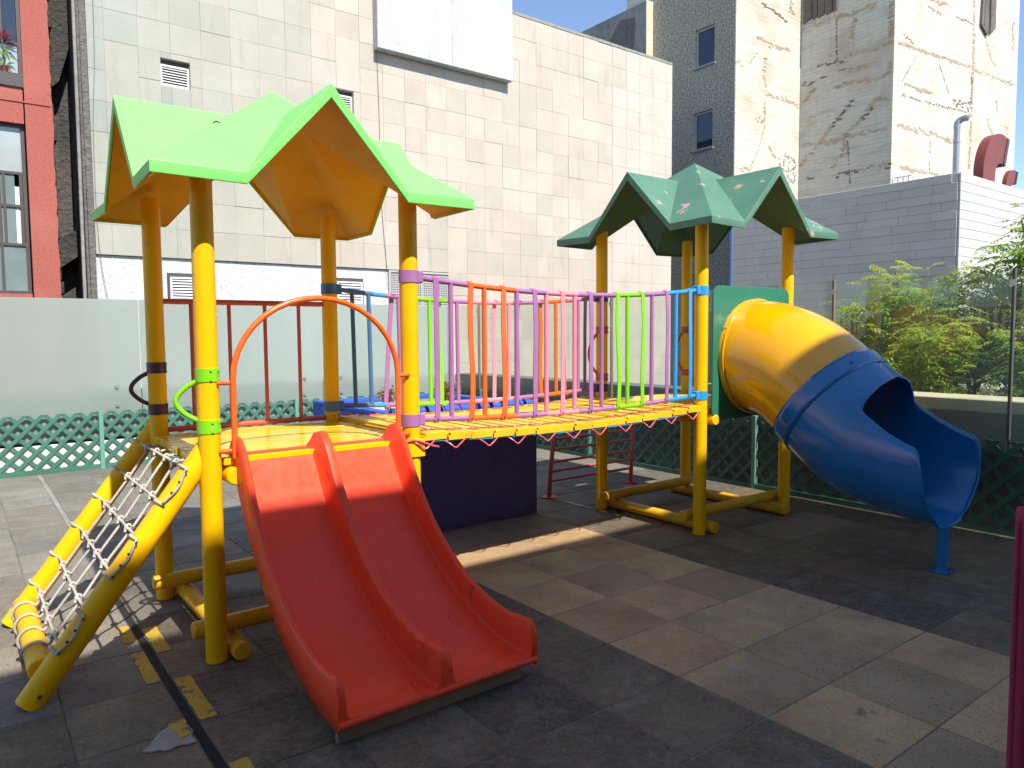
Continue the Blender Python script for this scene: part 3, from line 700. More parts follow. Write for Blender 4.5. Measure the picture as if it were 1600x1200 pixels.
for pts, w, m in [([(920, 232), (1060, 280), (1200, 325), (1310, 362)], .09, T), ([(945, 190), (1000, 235)], .06, K), ([(930, 515), (1080, 560), (1200, 590), (1310, 612)], .055, K), ([(950, 460), (1100, 505)], .09, T),
                  ([(1212, 555), (1305, 572)], .28, K), ([(915, 685), (1080, 722), (1220, 765)], .16, T), ([(1330, 0), (1325, 350), (1315, 600), (1300, 930)], .08, T), ([(1316, 400), (1312, 590)], .09, K), ([(1335, 382), (1440, 420), (1540, 455)], .14, T),
                  ([(1400, 230), (1415, 300), (1445, 355)], .10, T), ([(1542, 120), (1538, 260)], .16, T), ([(1505, 690), (1515, 780)], .18, T), ([(1450, 545), (1452, 605)], .34, T), ([(1400, 650), (1440, 760)], .12, T), ([(1090, 0), (1180, 20)], .2, T), ([(1085, 38), (1150, 75)], .12, T),
                  ([(1140, 350), (1195, 520)], .035, K), ([(935, 440), (1020, 300)], .03, T), ([(1230, 90), (1320, 130)], .05, K), ([(930, 910), (1130, 950)], .09, T), ([(1090, 760), (1085, 930)], .03, K)]:
    scar(pts, w, m, 'y', wb)
for pts, w, m in [([(195, 320), (186, 400), (200, 490)], .07, T), ([(195, 510), (300, 545), (388, 575)], .13, T), ([(192, 550), (190, 690), (160, 800), (110, 920)], .05, T), ([(150, 200), (240, 250), (330, 272)], .09, T), ([(42, 320), (72, 335)], .3, T), ([(140, 650), (200, 662)], .22, T), ([(190, 320), (200, 330)], .12, K), ([(190, 560), (190, 620)], .06, K),
                  ([(180, 20), (240, 60), (310, 115)], .08, K), ([(110, 340), (160, 280)], .06, T), ([(210, 790), (250, 860)], .07, T), ([(60, 915), (120, 922)], .2, T), ([(330, 0), (340, 100)], .25, 'concrete')]:
    scar(pts, w, m, 'f', tw)
# weathered spray-painted tag low on the tower front
for pts in ([(265, 850), (285, 960), (300, 850)], [(300, 840), (330, 870), (310, 960), (335, 975)], [(325, 845), (350, 880), (345, 960)], [(275, 900), (300, 930), (350, 920)], [(270, 980), (310, 990), (360, 985)], [(318, 830), (320, 980)], [(350, 860), (362, 940), (340, 1000)]):
    scar(pts, .05, 'graffiti', 'f', tw)
for (pn_, mt_), (bm_, par_) in SC.items():
    o = obj('spray_tag' if mt_ == 'graffiti' else 'exposed_brickwork', bm_, M[mt_], par_); o['kind'] = 'stuff'
def facepoly(name, pts, face, mat, parent, th=0.08):
    P = [PX(1140+a/3.478, b/3.478, WXf) if face == 'x' else PY(1140+a/3.478, b/3.478, WYf) for a, b in pts]
    if face == 'x': return obj(name, prism([(p[1], p[2]) for p in P], 0, WXf-th, WXf-.001), M[mat], parent)
    return obj(name, prism([(p[0], p[2]) for p in P], 1, WYf-th, WYf-.001), M[mat], parent)
facepoly('timber_board', [(1368, -40), (1378, -40), (1370, 130), (1396, 192), (1388, 196), (1356, 135)], 'y', 'dark_board', wb)
facepoly('timber_board', [(1384, -40), (1405, -40), (1402, 140), (1396, 185), (1378, 130)], 'y', 'dark_board', wb, .05)
facepoly('timber_board', [(1412, -40), (1440, -40), (1434, 160), (1404, 188), (1408, 140)], 'y', 'dark_board', wb, .07)
for a, b in ((405, 450), (455, 480), (484, 520), (530, 560), (565, 585)):
    facepoly('timber_board', [(a, -30), (b, -30), (b, 60+(560-b)*.35), (a, 70+(560-a)*.4)], 'x', 'dark_board', wb, .05+.001*(a % 7))

# ------------------------------------------------------------------ low annex of long grey blocks
AX, AY, AH = 10.0, 0.708, 3.735
an = thing('block_annex', (12, 2.5, -0.5), 'low annex of long painted blocks, grey in shade and white in sun, behind the shrubs', 'building')
obj('core', box((AX+.008, AY+.008, -0.5), (16, 4.37, AH-.06)), M['concrete'], an)
bc = {}
def block_mesh(lx, ly, lz):
    k = (round(lx, 2), round(ly, 2), round(lz, 3))
    if k not in bc:
        me = mesh_from(box((-lx/2, -ly/2, -lz/2), (lx/2, ly/2, lz/2), 0.004), 'block'); me.materials.append(M['block']); bc[k] = me
    return bc[k]
nrow = 24; rh = 0.125; extra = bmesh.new()
for r in range(nrow+6):
    z1 = AH-r*rh; z0 = z1-rh
    y = 4.37-(0.31 if r % 2 else 0.0)*random.uniform(.6, 1.4); ybs = [4.37, y] if r % 2 else [4.37]
    while ybs[-1] > AY+.035: ybs.append(max(AY+.035, ybs[-1]-random.choice([.45, .62, .62, .8])))
    for y1, y0 in zip(ybs[:-1], ybs[1:]):
        if y1-y0 < .02: continue
        c = (AX+.015, (y0+y1)/2, (z0+z1)/2)
        if r < nrow-4 and inview(c, 20):
            j = random.uniform(.95, 1.04)
            obj('block', block_mesh(.03, y1-y0-.002, rh-.0025), None, an, (c[0]+random.uniform(-.004, .002), c[1], c[2]), color=(.63*j, .61*j, .55*j))
        else: add_box(extra, (AX, y0+.002, z0+.002), (AX+.029, y1-.002, z1-.002))
    x = AX; xb = [AX]+([AX+.31] if r % 2 else [])
    while xb[-1] < 16: xb.append(xb[-1]+.62)
    for x0, x1 in zip(xb[:-1], xb[1:]):
        c = ((x0+x1)/2, AY+.015, (z0+z1)/2)
        if r < nrow-8 and inview(c, 30):
            j = random.uniform(.95, 1.03)
            obj('block', block_mesh(x1-x0-.002, .03, rh-.0025), None, an, c, color=(.56*j, .55*j, .53*j))
        else: add_box(extra, (x0+.002, AY, z0+.002), (x1-.002, AY+.029, z1-.002))
o = obj('blocks_beyond', extra, M['block'], an, color=(.5, .5, .5)); o['kind'] = 'stuff'
# steel flue
q0 = PX(1493, 275, 10.6); yv = q0[1]; zb = AH-.07; s_ = 0.0
ztop = PX(1492, 200, 10.6)[2]
fl = thing('steel_flue', (10.6, yv, zb), 'thin galvanised flue pipe with a bent top on the annex roof', 'pipe')
obj('pipe', tube([(10.6, yv, zb), (10.6, yv, ztop-.02)], 0.042, 14), M['steel'], fl, smooth=40)
obj('elbow', tube(bez([(10.6, yv, ztop-.02), (10.6, yv, ztop+.05), (10.62, yv-.035, ztop+.10), (10.63, yv-.10, ztop+.115), (10.64, yv-.14, ztop+.105)], 5), 0.043, 14), M['steel'], fl, smooth=40)
obj('joint_band', tube([(10.6, yv, ztop-.22), (10.6, yv, ztop-.19)], 0.047, 14), M['steel'], fl, smooth=40)
# curved duct cowls
def cowl(x, y, s, label, z):
    t = thing('duct_cowl', (x, y, AH-.06), label, 'duct')
    obj('riser', box((x, y, AH-.06), (x+.42*s, y+.13*s, z-.002)), M['duct_red'], t)
    pts = [(x, z), (x, z+.12*s)]; arc_in, arc_out = [], []
    for k in range(21):
        a = R(180-k*5.4); arc_out.append((x+.62*s+math.cos(a)*.62*s, z+.12*s+math.sin(a)*.62*s)); arc_in.append((x+.62*s+math.cos(a)*.20*s, z+.12*s+math.sin(a)*.20*s))
    poly = [(x, z)]+arc_out+arc_in[::-1]+[(x+.42*s, z)]
    obj('curved_body', prism(poly, 1, y, y+.13*s), M['duct_red'], t, smooth=40)
    a0, a1 = arc_out[-1], arc_in[-1]; d = Vector((math.sin(R(88))*1, 0, .1)); nx, nz = (a0[1]-a1[1]), -(a0[0]-a1[0]); l = math.hypot(nx, nz); nx, nz = nx/l*.07*s, nz/l*.07*s
    obj('mouth_rim', prism([a0, (a0[0]+nx, a0[1]+nz), (a1[0]+nx, a1[1]+nz), a1], 1, y-.02, y+.15*s), M['dark_steel'], t)
    return t
c1 = PY(1536, 278, 2.6); cowl(c1[0], 2.6, 1.42, 'large oxide-red curved duct cowl on the annex roof', c1[2]-.05)
c2 = PY(1572, 292, 2.0); cowl(c2[0], 2.0, 0.60, 'small oxide-red duct cowl in front of the large one on the annex roof', c2[2]-.08)
rl = thing('roof_rail', (10.3, 2.0, AH-.06), 'small white metal rail on the edge of the annex roof', 'railing')
y0 = PX(1395, 270, 10.3)[1]; y1 = PX(1428, 270, 10.3)[1]
for i in range(5): y = y0+(y1-y0)*i/4; obj('upright', tube([(10.3, y, AH-.06), (10.3, y, AH+.13)], 0.008, 6), M['white_paint'], rl)
obj('top_bar', tube([(10.3, y0-.02, AH+.13), (10.3, y1+.02, AH+.13)], 0.010, 6), M['white_paint'], rl)

# ================================================================== TERRACE EDGES
kb = thing('back_kerb', (1, 6.6, -0.012), 'low whitewashed kerb under the frosted glass, behind the green lattice', 'kerb')
obj('wall', box((-6, 6.47, -0.012), (5.48, 6.495, 0.33), 0.004), M['kerb_white'], kb)
obj('back_wall', box((-6, 6.56, -0.012), (5.60, 6.80, 0.93)), M['parapet'], kb)
kp = thing('parapet_wall', (5.8, 1, -0.012), 'dark grey parapet wall with cream coping along the right side of the terrace', 'wall')
obj('wall', box((5.605, -4.5, -0.012), (5.95, 6.545, 0.93)), M['parapet'], kp)
obj('coping', box((5.60, -4.5, 0.931), (6.02, 1.45, 1.04), 0.008), M['cream'], kp)
obj('coping', box((5.605, 1.46, 0.931), (5.97, 6.54, 0.955), 0.004), M['parapet'], kp)
pb = thing('planting_bed', (7.5, -1, -0.5), 'raised bed of dark soil behind the coping under the shrubs', 'planter')
obj('soil', box((5.96, -4.5, -0.5), (9.4, 2.0, 0.86)), M['soil'], pb)

def lattice(name, axis, const, a0, a1, posts, z0, z1, label, sgn, lm):
    """axis 0: runs along X at y=const; axis 1: runs along Y at x=const. sgn = direction of the viewer side"""
    t = thing(name, (const if axis == 1 else (a0+a1)/2, const if axis == 0 else (a0+a1)/2, -0.012), label, 'fence')
    edges = [a0]+posts+[a1]; cnt = 0; rest = bmesh.new()
    pit, hw = 0.1750, 0.0208*1.414
    for e0, e1 in zip(edges[:-1], edges[1:]):
        e0 += .024; e1 -= .024; h = z1-z0
        for layer in (0, 1):
            k0 = int(math.floor((e0-h)/pit)); k1 = int(math.ceil((e1+h)/pit))
            for k in range(k0, k1+1):
                b = k*pit+(.03 if layer else 0)
                q = [(b-hw, z0-.05), (b+hw, z0-.05), (b+hw+(h+.1), z1+.05), (b-hw+(h+.1), z1+.05)] if layer == 0 else [(b+hw, z0-.05), (b-hw, z0-.05), (b-hw-(h+.1), z1+.05), (b+hw-(h+.1), z1+.05)]
                p = clip_poly(q, e0, z0, e1, z1)
                if not p: continue
                th = (.0, .008) if layer == 0 else (.0085, .0165)
                lo, hi = const-sgn*th[0], const-sgn*th[1]
                c = (sum(i[0] for i in p)/len(p), sum(i[1] for i in p)/len(p))
                cw = (c[0], const, c[1]) if axis == 0 else (const, c[0], c[1])
                if inview(cw, 60) and cnt < 297: obj('slat', prism(p, 1 if axis == 0 else 0, lo, hi), M[lm], t); cnt += 1
                else: add_prism(rest, p, 1 if axis == 0 else 0, lo, hi)
    if len(rest.verts): o = obj('slats_beyond', rest, M[lm], t); o['kind'] = 'stuff'
    for pz in posts:
        if axis == 0: obj('post', box((pz-.024, const-.014*sgn, -0.012), (pz+.024, const+.03*sgn, z1+.012), .003), M['lattice_post'], t)
        else: obj('post', box((const-.03, pz-.024, -0.012), (const+.014, pz+.024, z1+.012), .003), M['lattice_post'], t)
    if axis == 0: obj('bottom_rail', box((a0, const-.012, -0.012), (a1, const+.03, z0+.02)), M[lm], t)
    else: obj('bottom_rail', box((const-.03, a0, -0.012), (const+.012, a1, z0+.02)), M[lm], t)
    return t
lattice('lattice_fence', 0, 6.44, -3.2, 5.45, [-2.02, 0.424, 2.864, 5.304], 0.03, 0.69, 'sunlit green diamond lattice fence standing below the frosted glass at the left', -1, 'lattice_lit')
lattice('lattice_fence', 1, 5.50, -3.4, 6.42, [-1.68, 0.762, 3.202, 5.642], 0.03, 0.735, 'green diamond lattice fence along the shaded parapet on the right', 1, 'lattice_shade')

fg = thing('frosted_screen', (1, 6.5, 0.50), 'frosted glass screen along the back of the terrace, above the lattice', 'glass screen')
for a, b in ((-5.6, -1.515), (-1.505, 0.895), (0.905, 3.295), (3.305, 5.44)):
    obj('pane', box((a, 6.500, 0.36), (b, 6.512, 2.055), .001), M['frosted'], fg)
for x in (-1.8, -1.2, 0.62, 1.18, 3.02, 3.58):
    for z in (0.98, 0.75):
        obj('fixing', tube([(x, 6.482, z), (x, 6.4995, z)], [.022, .026], 14), M['steel'], fg, smooth=40)
obj('end_trim', box((5.445, 6.49, 0.0), (5.475, 6.52, 2.06)), M['white_paint'], fg)
obj('clamp_rail', box((-5.6, 6.513, 0.36), (5.44, 6.555, 0.42)), M['parapet'], fg)

cg = thing('glass_balustrade', (5.55, 1, 0.75), 'clear glass balustrade on slim metal posts along the right side', 'glass screen')
py = [-2.92, -1.47, -0.015, 1.43, 2.88, 4.33, 5.78]
ends = [-4.3]+py+[6.46]
for a, b in zip(ends[:-1], ends[1:]):
    obj('pane', box((5.560, a+.012, 0.62), (5.568, b-.012, 2.052)), M['glass'], cg)
for y in py:
    obj('post', box((5.545, y-.010, 0.74), (5.583, y+.010, 2.065), .002), M['dark_steel'] if y in (-1.47, -2.92) else M['wood'], cg)
    obj('clamp', box((5.535, y-.022, 1.93), (5.5445, y+.022, 1.98), .002), M['steel'], cg)

# ------------------------------------------------------------------ shrubs behind the balustrade
def shrub(name, base, height, spread, nfr, mats, label, seed, lean=(0, 0)):
    rnd = random.Random(seed); base = Vector(base)
    t = thing(name, base, label, 'shrub', None)
    wood = bmesh.new(); tips = []
    for s in range(6):
        a = rnd.uniform(0, 6.28); rr = rnd.uniform(.25, .8)*spread
        e = base+Vector((math.cos(a)*rr+lean[0], math.sin(a)*rr+lean[1], height*rnd.uniform(.65, .98)))
        m = base.lerp(e, .45)+Vector((rnd.uniform(-.1, .1), rnd.uniform(-.1, .1), .12*height))
        path = bez([base+Vector((rnd.uniform(-.06, .06), rnd.uniform(-.06, .06), -.05)), base.lerp(m, .5), m, e], 5)
        add_tube(wood, path, [.022*(1-i/len(path))+.004 for i in range(len(path))], 6)
        for q in path[5:]:
            tips.append(q)
            for _ in range(2):
                d = Vector((rnd.gauss(0, 1), rnd.gauss(0, 1), rnd.uniform(-.3, 1))).normalized()*spread*rnd.uniform(.25, .6)
                add_tube(wood, [q, q+d*.5+Vector((0, 0, .03)), q+d], [.006, .004, .002], 4); tips += [q+d*.5, q+d]
    obj('stems', wood, M['bark'], t, smooth=50)
    bms = [bmesh.new() for _ in mats]
    for i in range(int(nfr*1.7)):
        bm = bms[0] if rnd.random() < .62 else bms[-1]
        c = rnd.choice(tips)+Vector((rnd.gauss(0, .09), rnd.gauss(0, .09), rnd.gauss(0, .08)))
        if c.x < 5.75 and c.z < 2.5: c.x = 5.75+rnd.uniform(0, .3)
        a = rnd.uniform(0, 6.28); L = rnd.uniform(.12, .24)
        d = Vector((math.cos(a), math.sin(a), rnd.uniform(-.25, .55))).normalized(); side = d.cross(Vector((0, 0, 1))).normalized()
        npair = rnd.randint(4, 6)
        for k in range(npair+1):
            f = (k+.6)/(npair+.6); p = c+d*L*f+Vector((0, 0, -L*.45*f*f))
            for sg in ((-1, 1) if k < npair else (0,)):
                ld = (side*sg*.85+d*(.55 if sg else 1)+Vector((0, 0, -.30+rnd.uniform(-.25, .2)))).normalized(); ll = L*rnd.uniform(.30, .42)*(1.15-f*.35)
                wv = ld.cross(Vector((rnd.uniform(-.3, .3), rnd.uniform(-.3, .3), 1))).normalized()*ll*.17
                m1 = p+ld*ll*.45; tip = p+ld*ll+Vector((0, 0, -ll*.18))
                vs_ = [bm.verts.new(x) for x in (p, m1-wv, tip, m1+wv)]; bm.faces.new(vs_)
    for bm, m in zip(bms, mats): obj('foliage', bm, M[m], t)
    return t
shrub('leafy_shrub', (6.75, 0.35, .85), 1.00, .36, 330, ('leaf_a', 'leaf_b'), 'lowest feathery green shrub behind the glass, nearest the tube slide', 1)
shrub('leafy_shrub', (7.0, -0.05, .85), 1.35, .42, 480, ('leaf_b', 'leaf_a'), 'pale feathery shrub in the middle behind the glass', 2)
shrub('leafy_shrub', (7.1, -0.62, .85), 1.50, .48, 620, ('leaf_a', 'leaf_b'), 'dense feathery green shrub behind the glass left of its dark post', 3)
shrub('leafy_shrub', (7.0, -1.30, .85), 1.85, .50, 640, ('leaf_a', 'leaf_a'), 'tallest feathery shrub at the right edge rising above the glass', 4)
shrub('leafy_shrub', (6.5, -0.55, .85), 0.80, .38, 380, ('leaf_b', 'leaf_a'), 'low yellow-green shrub right behind the cream coping', 5)
shrub('leafy_shrub', (6.6, -1.25, .85), 0.85, .38, 300, ('leaf_a', 'leaf_b'), 'low dark green shrub behind the glass at the right edge', 6)

# ================================================================== PLAY EQUIPMENT
PR = 0.051
LB, SB = 3.67, 1.159
def star_roof(parent, cx, cy, c, g, v, zg, ze, zc, zp, mat, lining, label):
    fh = 0.055
    def build(dz, inset, fascia, fd=fh):
        bm = bmesh.new(); s = 1-inset
        ze_, zc_ = ze+fh+dz, zc+fh+dz; zg_, zp_ = zg+dz, zp+dz
        xr = c*(zp-zg)/(zp-zc)
        C = bm.verts.new((cx, cy, zp_)); Rg, A, Vp, Vm, Hc = [], [], [], [], []
        for k in range(4):
            ca, sa = round(math.cos(math.pi/2*k)), round(math.sin(math.pi/2*k))
            def rot(x, y, z): return (cx+(x*ca-y*sa)*s, cy+(x*sa+y*ca)*s, z)
            Rg.append(bm.verts.new(rot(xr, 0, zg_))); A.append(bm.verts.new(rot(g, 0, zg_))); Vp.append(bm.verts.new(rot(g, v, ze_))); Vm.append(bm.verts.new(rot(g, -v, ze_))); Hc.append(bm.verts.new(rot(c, c, zc_)))
        rim = []
        for k in range(4):
            n = (k+1) % 4
            bm.faces.new((Rg[k], A[k], Vp[k])); bm.faces.new((Rg[k], Vm[k], A[k]))
            bm.faces.new((C, Rg[k], Vp[k])); bm.faces.new((C, Vp[k], Hc[k])); bm.faces.new((C, Hc[k], Vm[n])); bm.faces.new((C, Vm[n], Rg[n]))
            rim += [Vm[k], A[k], Vp[k], Hc[k]]
        if fascia:
            low = [bm.verts.new(q.co+Vector((0, 0, -fd*(1.25 if q in A else 1)))) for q in rim]
            for i in range(16): bm.faces.new((rim[i], rim[(i+1) % 16], low[(i+1) % 16], low[i]))
        return bm
    ro = obj('roof', build(0, 0, True), mat, parent); ro['label'] = label
    m = ro.modifiers.new('thickness', 'SOLIDIFY'); m.thickness = 0.010; m.offset = -1
    bevel_mod(ro, 0.018, 3, 15)
    ro.data.shade_smooth(); ro.data.set_sharp_from_angle(angle=R(20))
    li = obj('roof_lining', build(-0.030, 0.016, True, 0.020), lining, ro)
    mm = li.modifiers.new('thickness', 'SOLIDIFY'); mm.thickness = 0.006; mm.offset = -1
    return ro
def clamp(parent, x, y, z, mat, dirx, h=0.062, name='clamp'):
    c = obj(name, tube([(x, y, z-h/2), (x, y, z+h/2)], PR+.004, 20), mat, parent, smooth=40)
    return c
def grab_handle(parent, x, y, z0, z1, mat, ang, out=0.085):
    """curved grab bar on two collars round a post, bowing out in plan direction ang"""
    d = Vector((math.cos(ang), math.sin(ang), 0)); base = Vector((x, y, 0))
    pts = [base+d*(PR-.005)+Vector((0, 0, z1-.03))]
    for k in range(1, 10):
        t = k/10; pts.append(base+d*(PR+.005+out*math.sin(math.pi*t))+Vector((0, 0, z1-.03+(z0-z1+.06)*t)))
    pts.append(base+d*(PR-.005)+Vector((0, 0, z0+.03)))
    h = obj('grab_handle', tube(bez(pts, 3), .0125, 10), mat, parent, smooth=50)
    for z in (z0, z1):
        co = obj('collar', tube([(x, y, z-.032), (x, y, z+.032)], PR+.004, 22), mat, h, smooth=40)
        bm = bmesh.new()
        for a in (-.3, .5):
            for dz in (-.022, .022):
                aa = ang+math.pi*.5+.6+a; p = base+Vector((math.cos(aa)*(PR+.002), math.sin(aa)*(PR+.002), z+dz)); q = p+Vector((math.cos(aa), math.sin(aa), 0))*.008
                add_tube(bm, [p, q], .006, 6)
        obj('bolts', bm, mat, h)
    return h

def tower(name, x0, sx, label, zplat, ztop):
    x1 = x0+sx; s = 1.1
    t = thing(name, (x0+sx/2, s/2, 0), label, 'play tower')
    posts = {}
    for (a, b) in ((x0, 0), (x1, 0), (x0, s), (x1, s)):
        posts[(a, b)] = obj('post', log((a, b, 0), (a, b, ztop), PR, 24), M['yellow'], t, smooth=40)
    # log ground frame: two low logs along Y, two along X resting on them
    off = PR+.048
    for x in (x0+off, x1-off): obj('base_log', log((x, -0.085, .050), (x, s+0.085, .050), .046, 18), M['yellow_log'], t, smooth=40)
    for y in (off, s-off): obj('base_log', log((x0-.085, y, .139), (x1+.085, y, .139), .043, 18), M['yellow_log'], t, smooth=40)
    # floor joists under the platform
    for x in (x0+off, x1-off): obj('floor_joist', log((x, -0.075, zplat-.092), (x, s+0.075, zplat-.092), .044, 18), M['yellow'], t, smooth=40)
    return t, posts

# ------------------------------------------------------------------ tower with the light green roof
ZP = 1.005
tA, pA = tower('play_tower', 0.0, 1.1, 'nearer yellow play tower with a light green gabled roof, beside the red slide', ZP, 2.40)
star_roof(tA, .55, .55, .822, .812, .414, 2.802, 2.274, 2.277, 2.972, M['roof_light'], M['roof_lining'], 'light green star-shaped roof with yellow underside')
hk = obj('roof_hook', tube(bez([(.10, .11, 2.60), (.10, .11, 2.625), (.115, .11, 2.635), (.13, .11, 2.625), (.13, .11, 2.60)], 3), .004, 6), M['bolt'], tA)
# platform boards run along X
nb = 10; y0 = -0.03; wd = (1.1+.06)/nb
for i in range(nb):
    a, b = y0+wd*i+.003, y0+wd*(i+1)-.003
    xa, xb = -.045+random.uniform(-.008, .008), 1.135
    if a < PR+.005 or b > 1.1-PR-.005: xa, xb = PR+.006, 1.1-PR-.006
    pl_ = obj('platform_board', box((xa, a, ZP-.042+random.uniform(-.002, .0)), (xb, b, ZP+random.uniform(-.002, .0)), .004), M['platform'], t if False else tA)
obj('slide_lip', box((.105, -.045, ZP-.03), (.985, -.0335, ZP-.002), .003), M['yellow'], tA)
# red guard rail on the far side
rg = obj('guard_rail', tube([(PR, 1.1, 1.80), (1.1-PR, 1.1, 1.80)], .0165, 12), M['red_rail'], tA, smooth=50)
obj('lower_bar', tube([(PR, 1.1, 1.03), (1.1-PR, 1.1, 1.03)], .0165, 12), M['red_rail'], rg, smooth=50)
for x in (.205, .43, .655, .88): obj('baluster', tube([(x, 1.1, 1.035), (x, 1.1, 1.795)], .0125, 10), M['red_rail'], rg, smooth=50)
# orange hoop over the top of the slide
HY = -.055
pts = [(.103, HY, 1.00), (.103, HY, 1.36)]
for k in range(0, 19):
    a = math.pi-math.pi*k/18; pts.append((.547+.444*math.cos(a), HY, 1.375+.405*math.sin(a)))
pts += [(.991, HY, 1.36), (.991, HY, 1.00)]
hp = obj('safety_hoop', tube(pts, .0145, 12), M['orange'], tA, smooth=50)
for x0_, x1_, z in ((.0, .103, 1.365), (.0, .103, 1.035), (.991, 1.1, 1.365), (.991, 1.1, 1.035)):
    obj('hoop_stub', tube([(x0_+(.03 if x0_ == 0 else 0), HY+.012, z), (x1_-(.03 if x1_ == 1.1 else 0), HY+.012, z)], .0115, 10), M['orange'], hp, smooth=50)
grab_handle(tA, 0, 0, 1.158, 1.405, M['lime'], math.pi*1.0-.25)
grab_handle(tA, 0, 1.1, 1.158, 1.405, M['plum'], math.pi*1.0-.25)
obj('bracket', box((1.1-.056, -.062, .895), (1.1+.058, -.03, 1.0), .006), M['yellow'], tA)

# ------------------------------------------------------------------ tower with the dark green roof
ZPB = 1.0
tB, pB = tower('play_tower', LB, SB, 'farther yellow play tower with a dark green gabled roof, holding the tube slide', ZPB, 2.49)
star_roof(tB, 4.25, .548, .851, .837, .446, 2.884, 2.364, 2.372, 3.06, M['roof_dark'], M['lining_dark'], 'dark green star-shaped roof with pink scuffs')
for i in range(nb):
    a, b = y0+wd*i+.003, y0+wd*(i+1)-.003
    xa, xb = LB-.04, LB+SB+.03
    if a < PR+.005 or b > 1.1-PR-.005: xa, xb = LB+PR+.006, LB+SB-PR-.006
    obj('platform_board', box((xa, a, ZPB-.042), (xb, b, ZPB), .004), M['platform'], tB)
for x in (LB, LB+SB):
    grab_handle(tB, x, 1.1, 1.20, 1.62, M['coral'], math.pi*1.0-.25, .075)
# pink scuffs on the roof
# ------------------------------------------------------------------ rope bridge with coloured rails
br = thing('plank_bridge', (2.38, .55, 1.0), 'yellow plank bridge with rainbow-coloured railings between the two towers', 'bridge')
XA, XB = 1.1+PR+.004, LB-PR-.004
def sag(x, z0, d):
    t = (x-XA)/(XB-XA); return z0-d*4*t*(1-t)
npl = 15; pw = (XB-XA-.0)/npl
for i in range(npl):
    xa, xb = XA+pw*i, XA+pw*(i+1); z = sag((xa+xb)/2, 1.035, .042); dy = random.uniform(-.010, .010)
    # tongue-and-groove profile, seen on the end grain
    st = .012
    poly = [(xa+.004, z-.020), (xa+.004-st, z-.020), (xa+.004-st, z-.045), (xb-.004-st, z-.045), (xb-.004-st, z-.0215), (xb-.004, z-.0215), (xb-.004, z), (xa+.004, z)]
    o = obj('plank', prism(poly, 1, -.062+dy, 1.162+dy), M['deck'], br); bevel_mod(o, .002, 1)
    o.rotation_euler = (0, 0, 0)
for y in (-.035, 1.135):
    xs = [XA+(XB-XA)*k/14 for k in range(15)]
    bm = bmesh.new()
    rows_ = []
    for x in xs:
        z = sag(x, .985, .042); rows_.append([bm.verts.new((x, y+dy, z+dz)) for dy, dz in ((-.02, -.004), (.02, -.004), (.02, .004), (-.02, .004))])
    for a, b in zip(rows_[:-1], rows_[1:]):
        for j in range(4): bm.faces.new((a[j], a[(j+1) % 4], b[(j+1) % 4], b[j]))
    obj('hanger_strap', bm, M['sky_blue'], br)
vx = [(190, 885), (330, 885), (485, 878), (617, 868), (755, 857), (875, 845), (995, 828), (1115, 808), (1225, 792), (1325, 773), (1425, 745)]
for i, (a, b) in enumerate(vx):
    x = PY(600+a/2.963, 400+b/2.963, -.06)[0]; z = sag(x, .985, .042)
    obj('rope_loop', tube(bez([(x-.075, -.066, z+.004), (x-.035, -.072, z-.022), (x-.005, -.074, z-.042), (x+.03, -.072, z-.022), (x+.065, -.066, z+.003)], 4), .0048, 6), M['pink_rope'], br, smooth=60)
    zt = sag(x, 1.035, .042)
    pts = [(x-.09+.02*k, .015+.022*math.sin(k*2.1), zt+.006+.003*math.sin(k*1.7)) for k in range(10)]
    obj('rope_loop', tube(bez(pts, 3), .0048, 6), M['pink_rope'], br, smooth=60)
    pts = [(x-.09+.02*k, 1.06+.022*math.sin(k*2.4+1), zt+.006+.003*math.sin(k*1.9)) for k in range(10)]
    obj('rope_loop', tube(bez(pts, 3), .0048, 6), M['pink_rope'], br, smooth=60)
obj('rope_loop', tube(bez([(1.02, -.06, .985), (1.08, -.075, 1.0), (1.15, -.07, .975), (1.2, -.075, .955), (1.24, -.07, .945)], 4), .006, 6), M['pink_rope'], br, smooth=60)
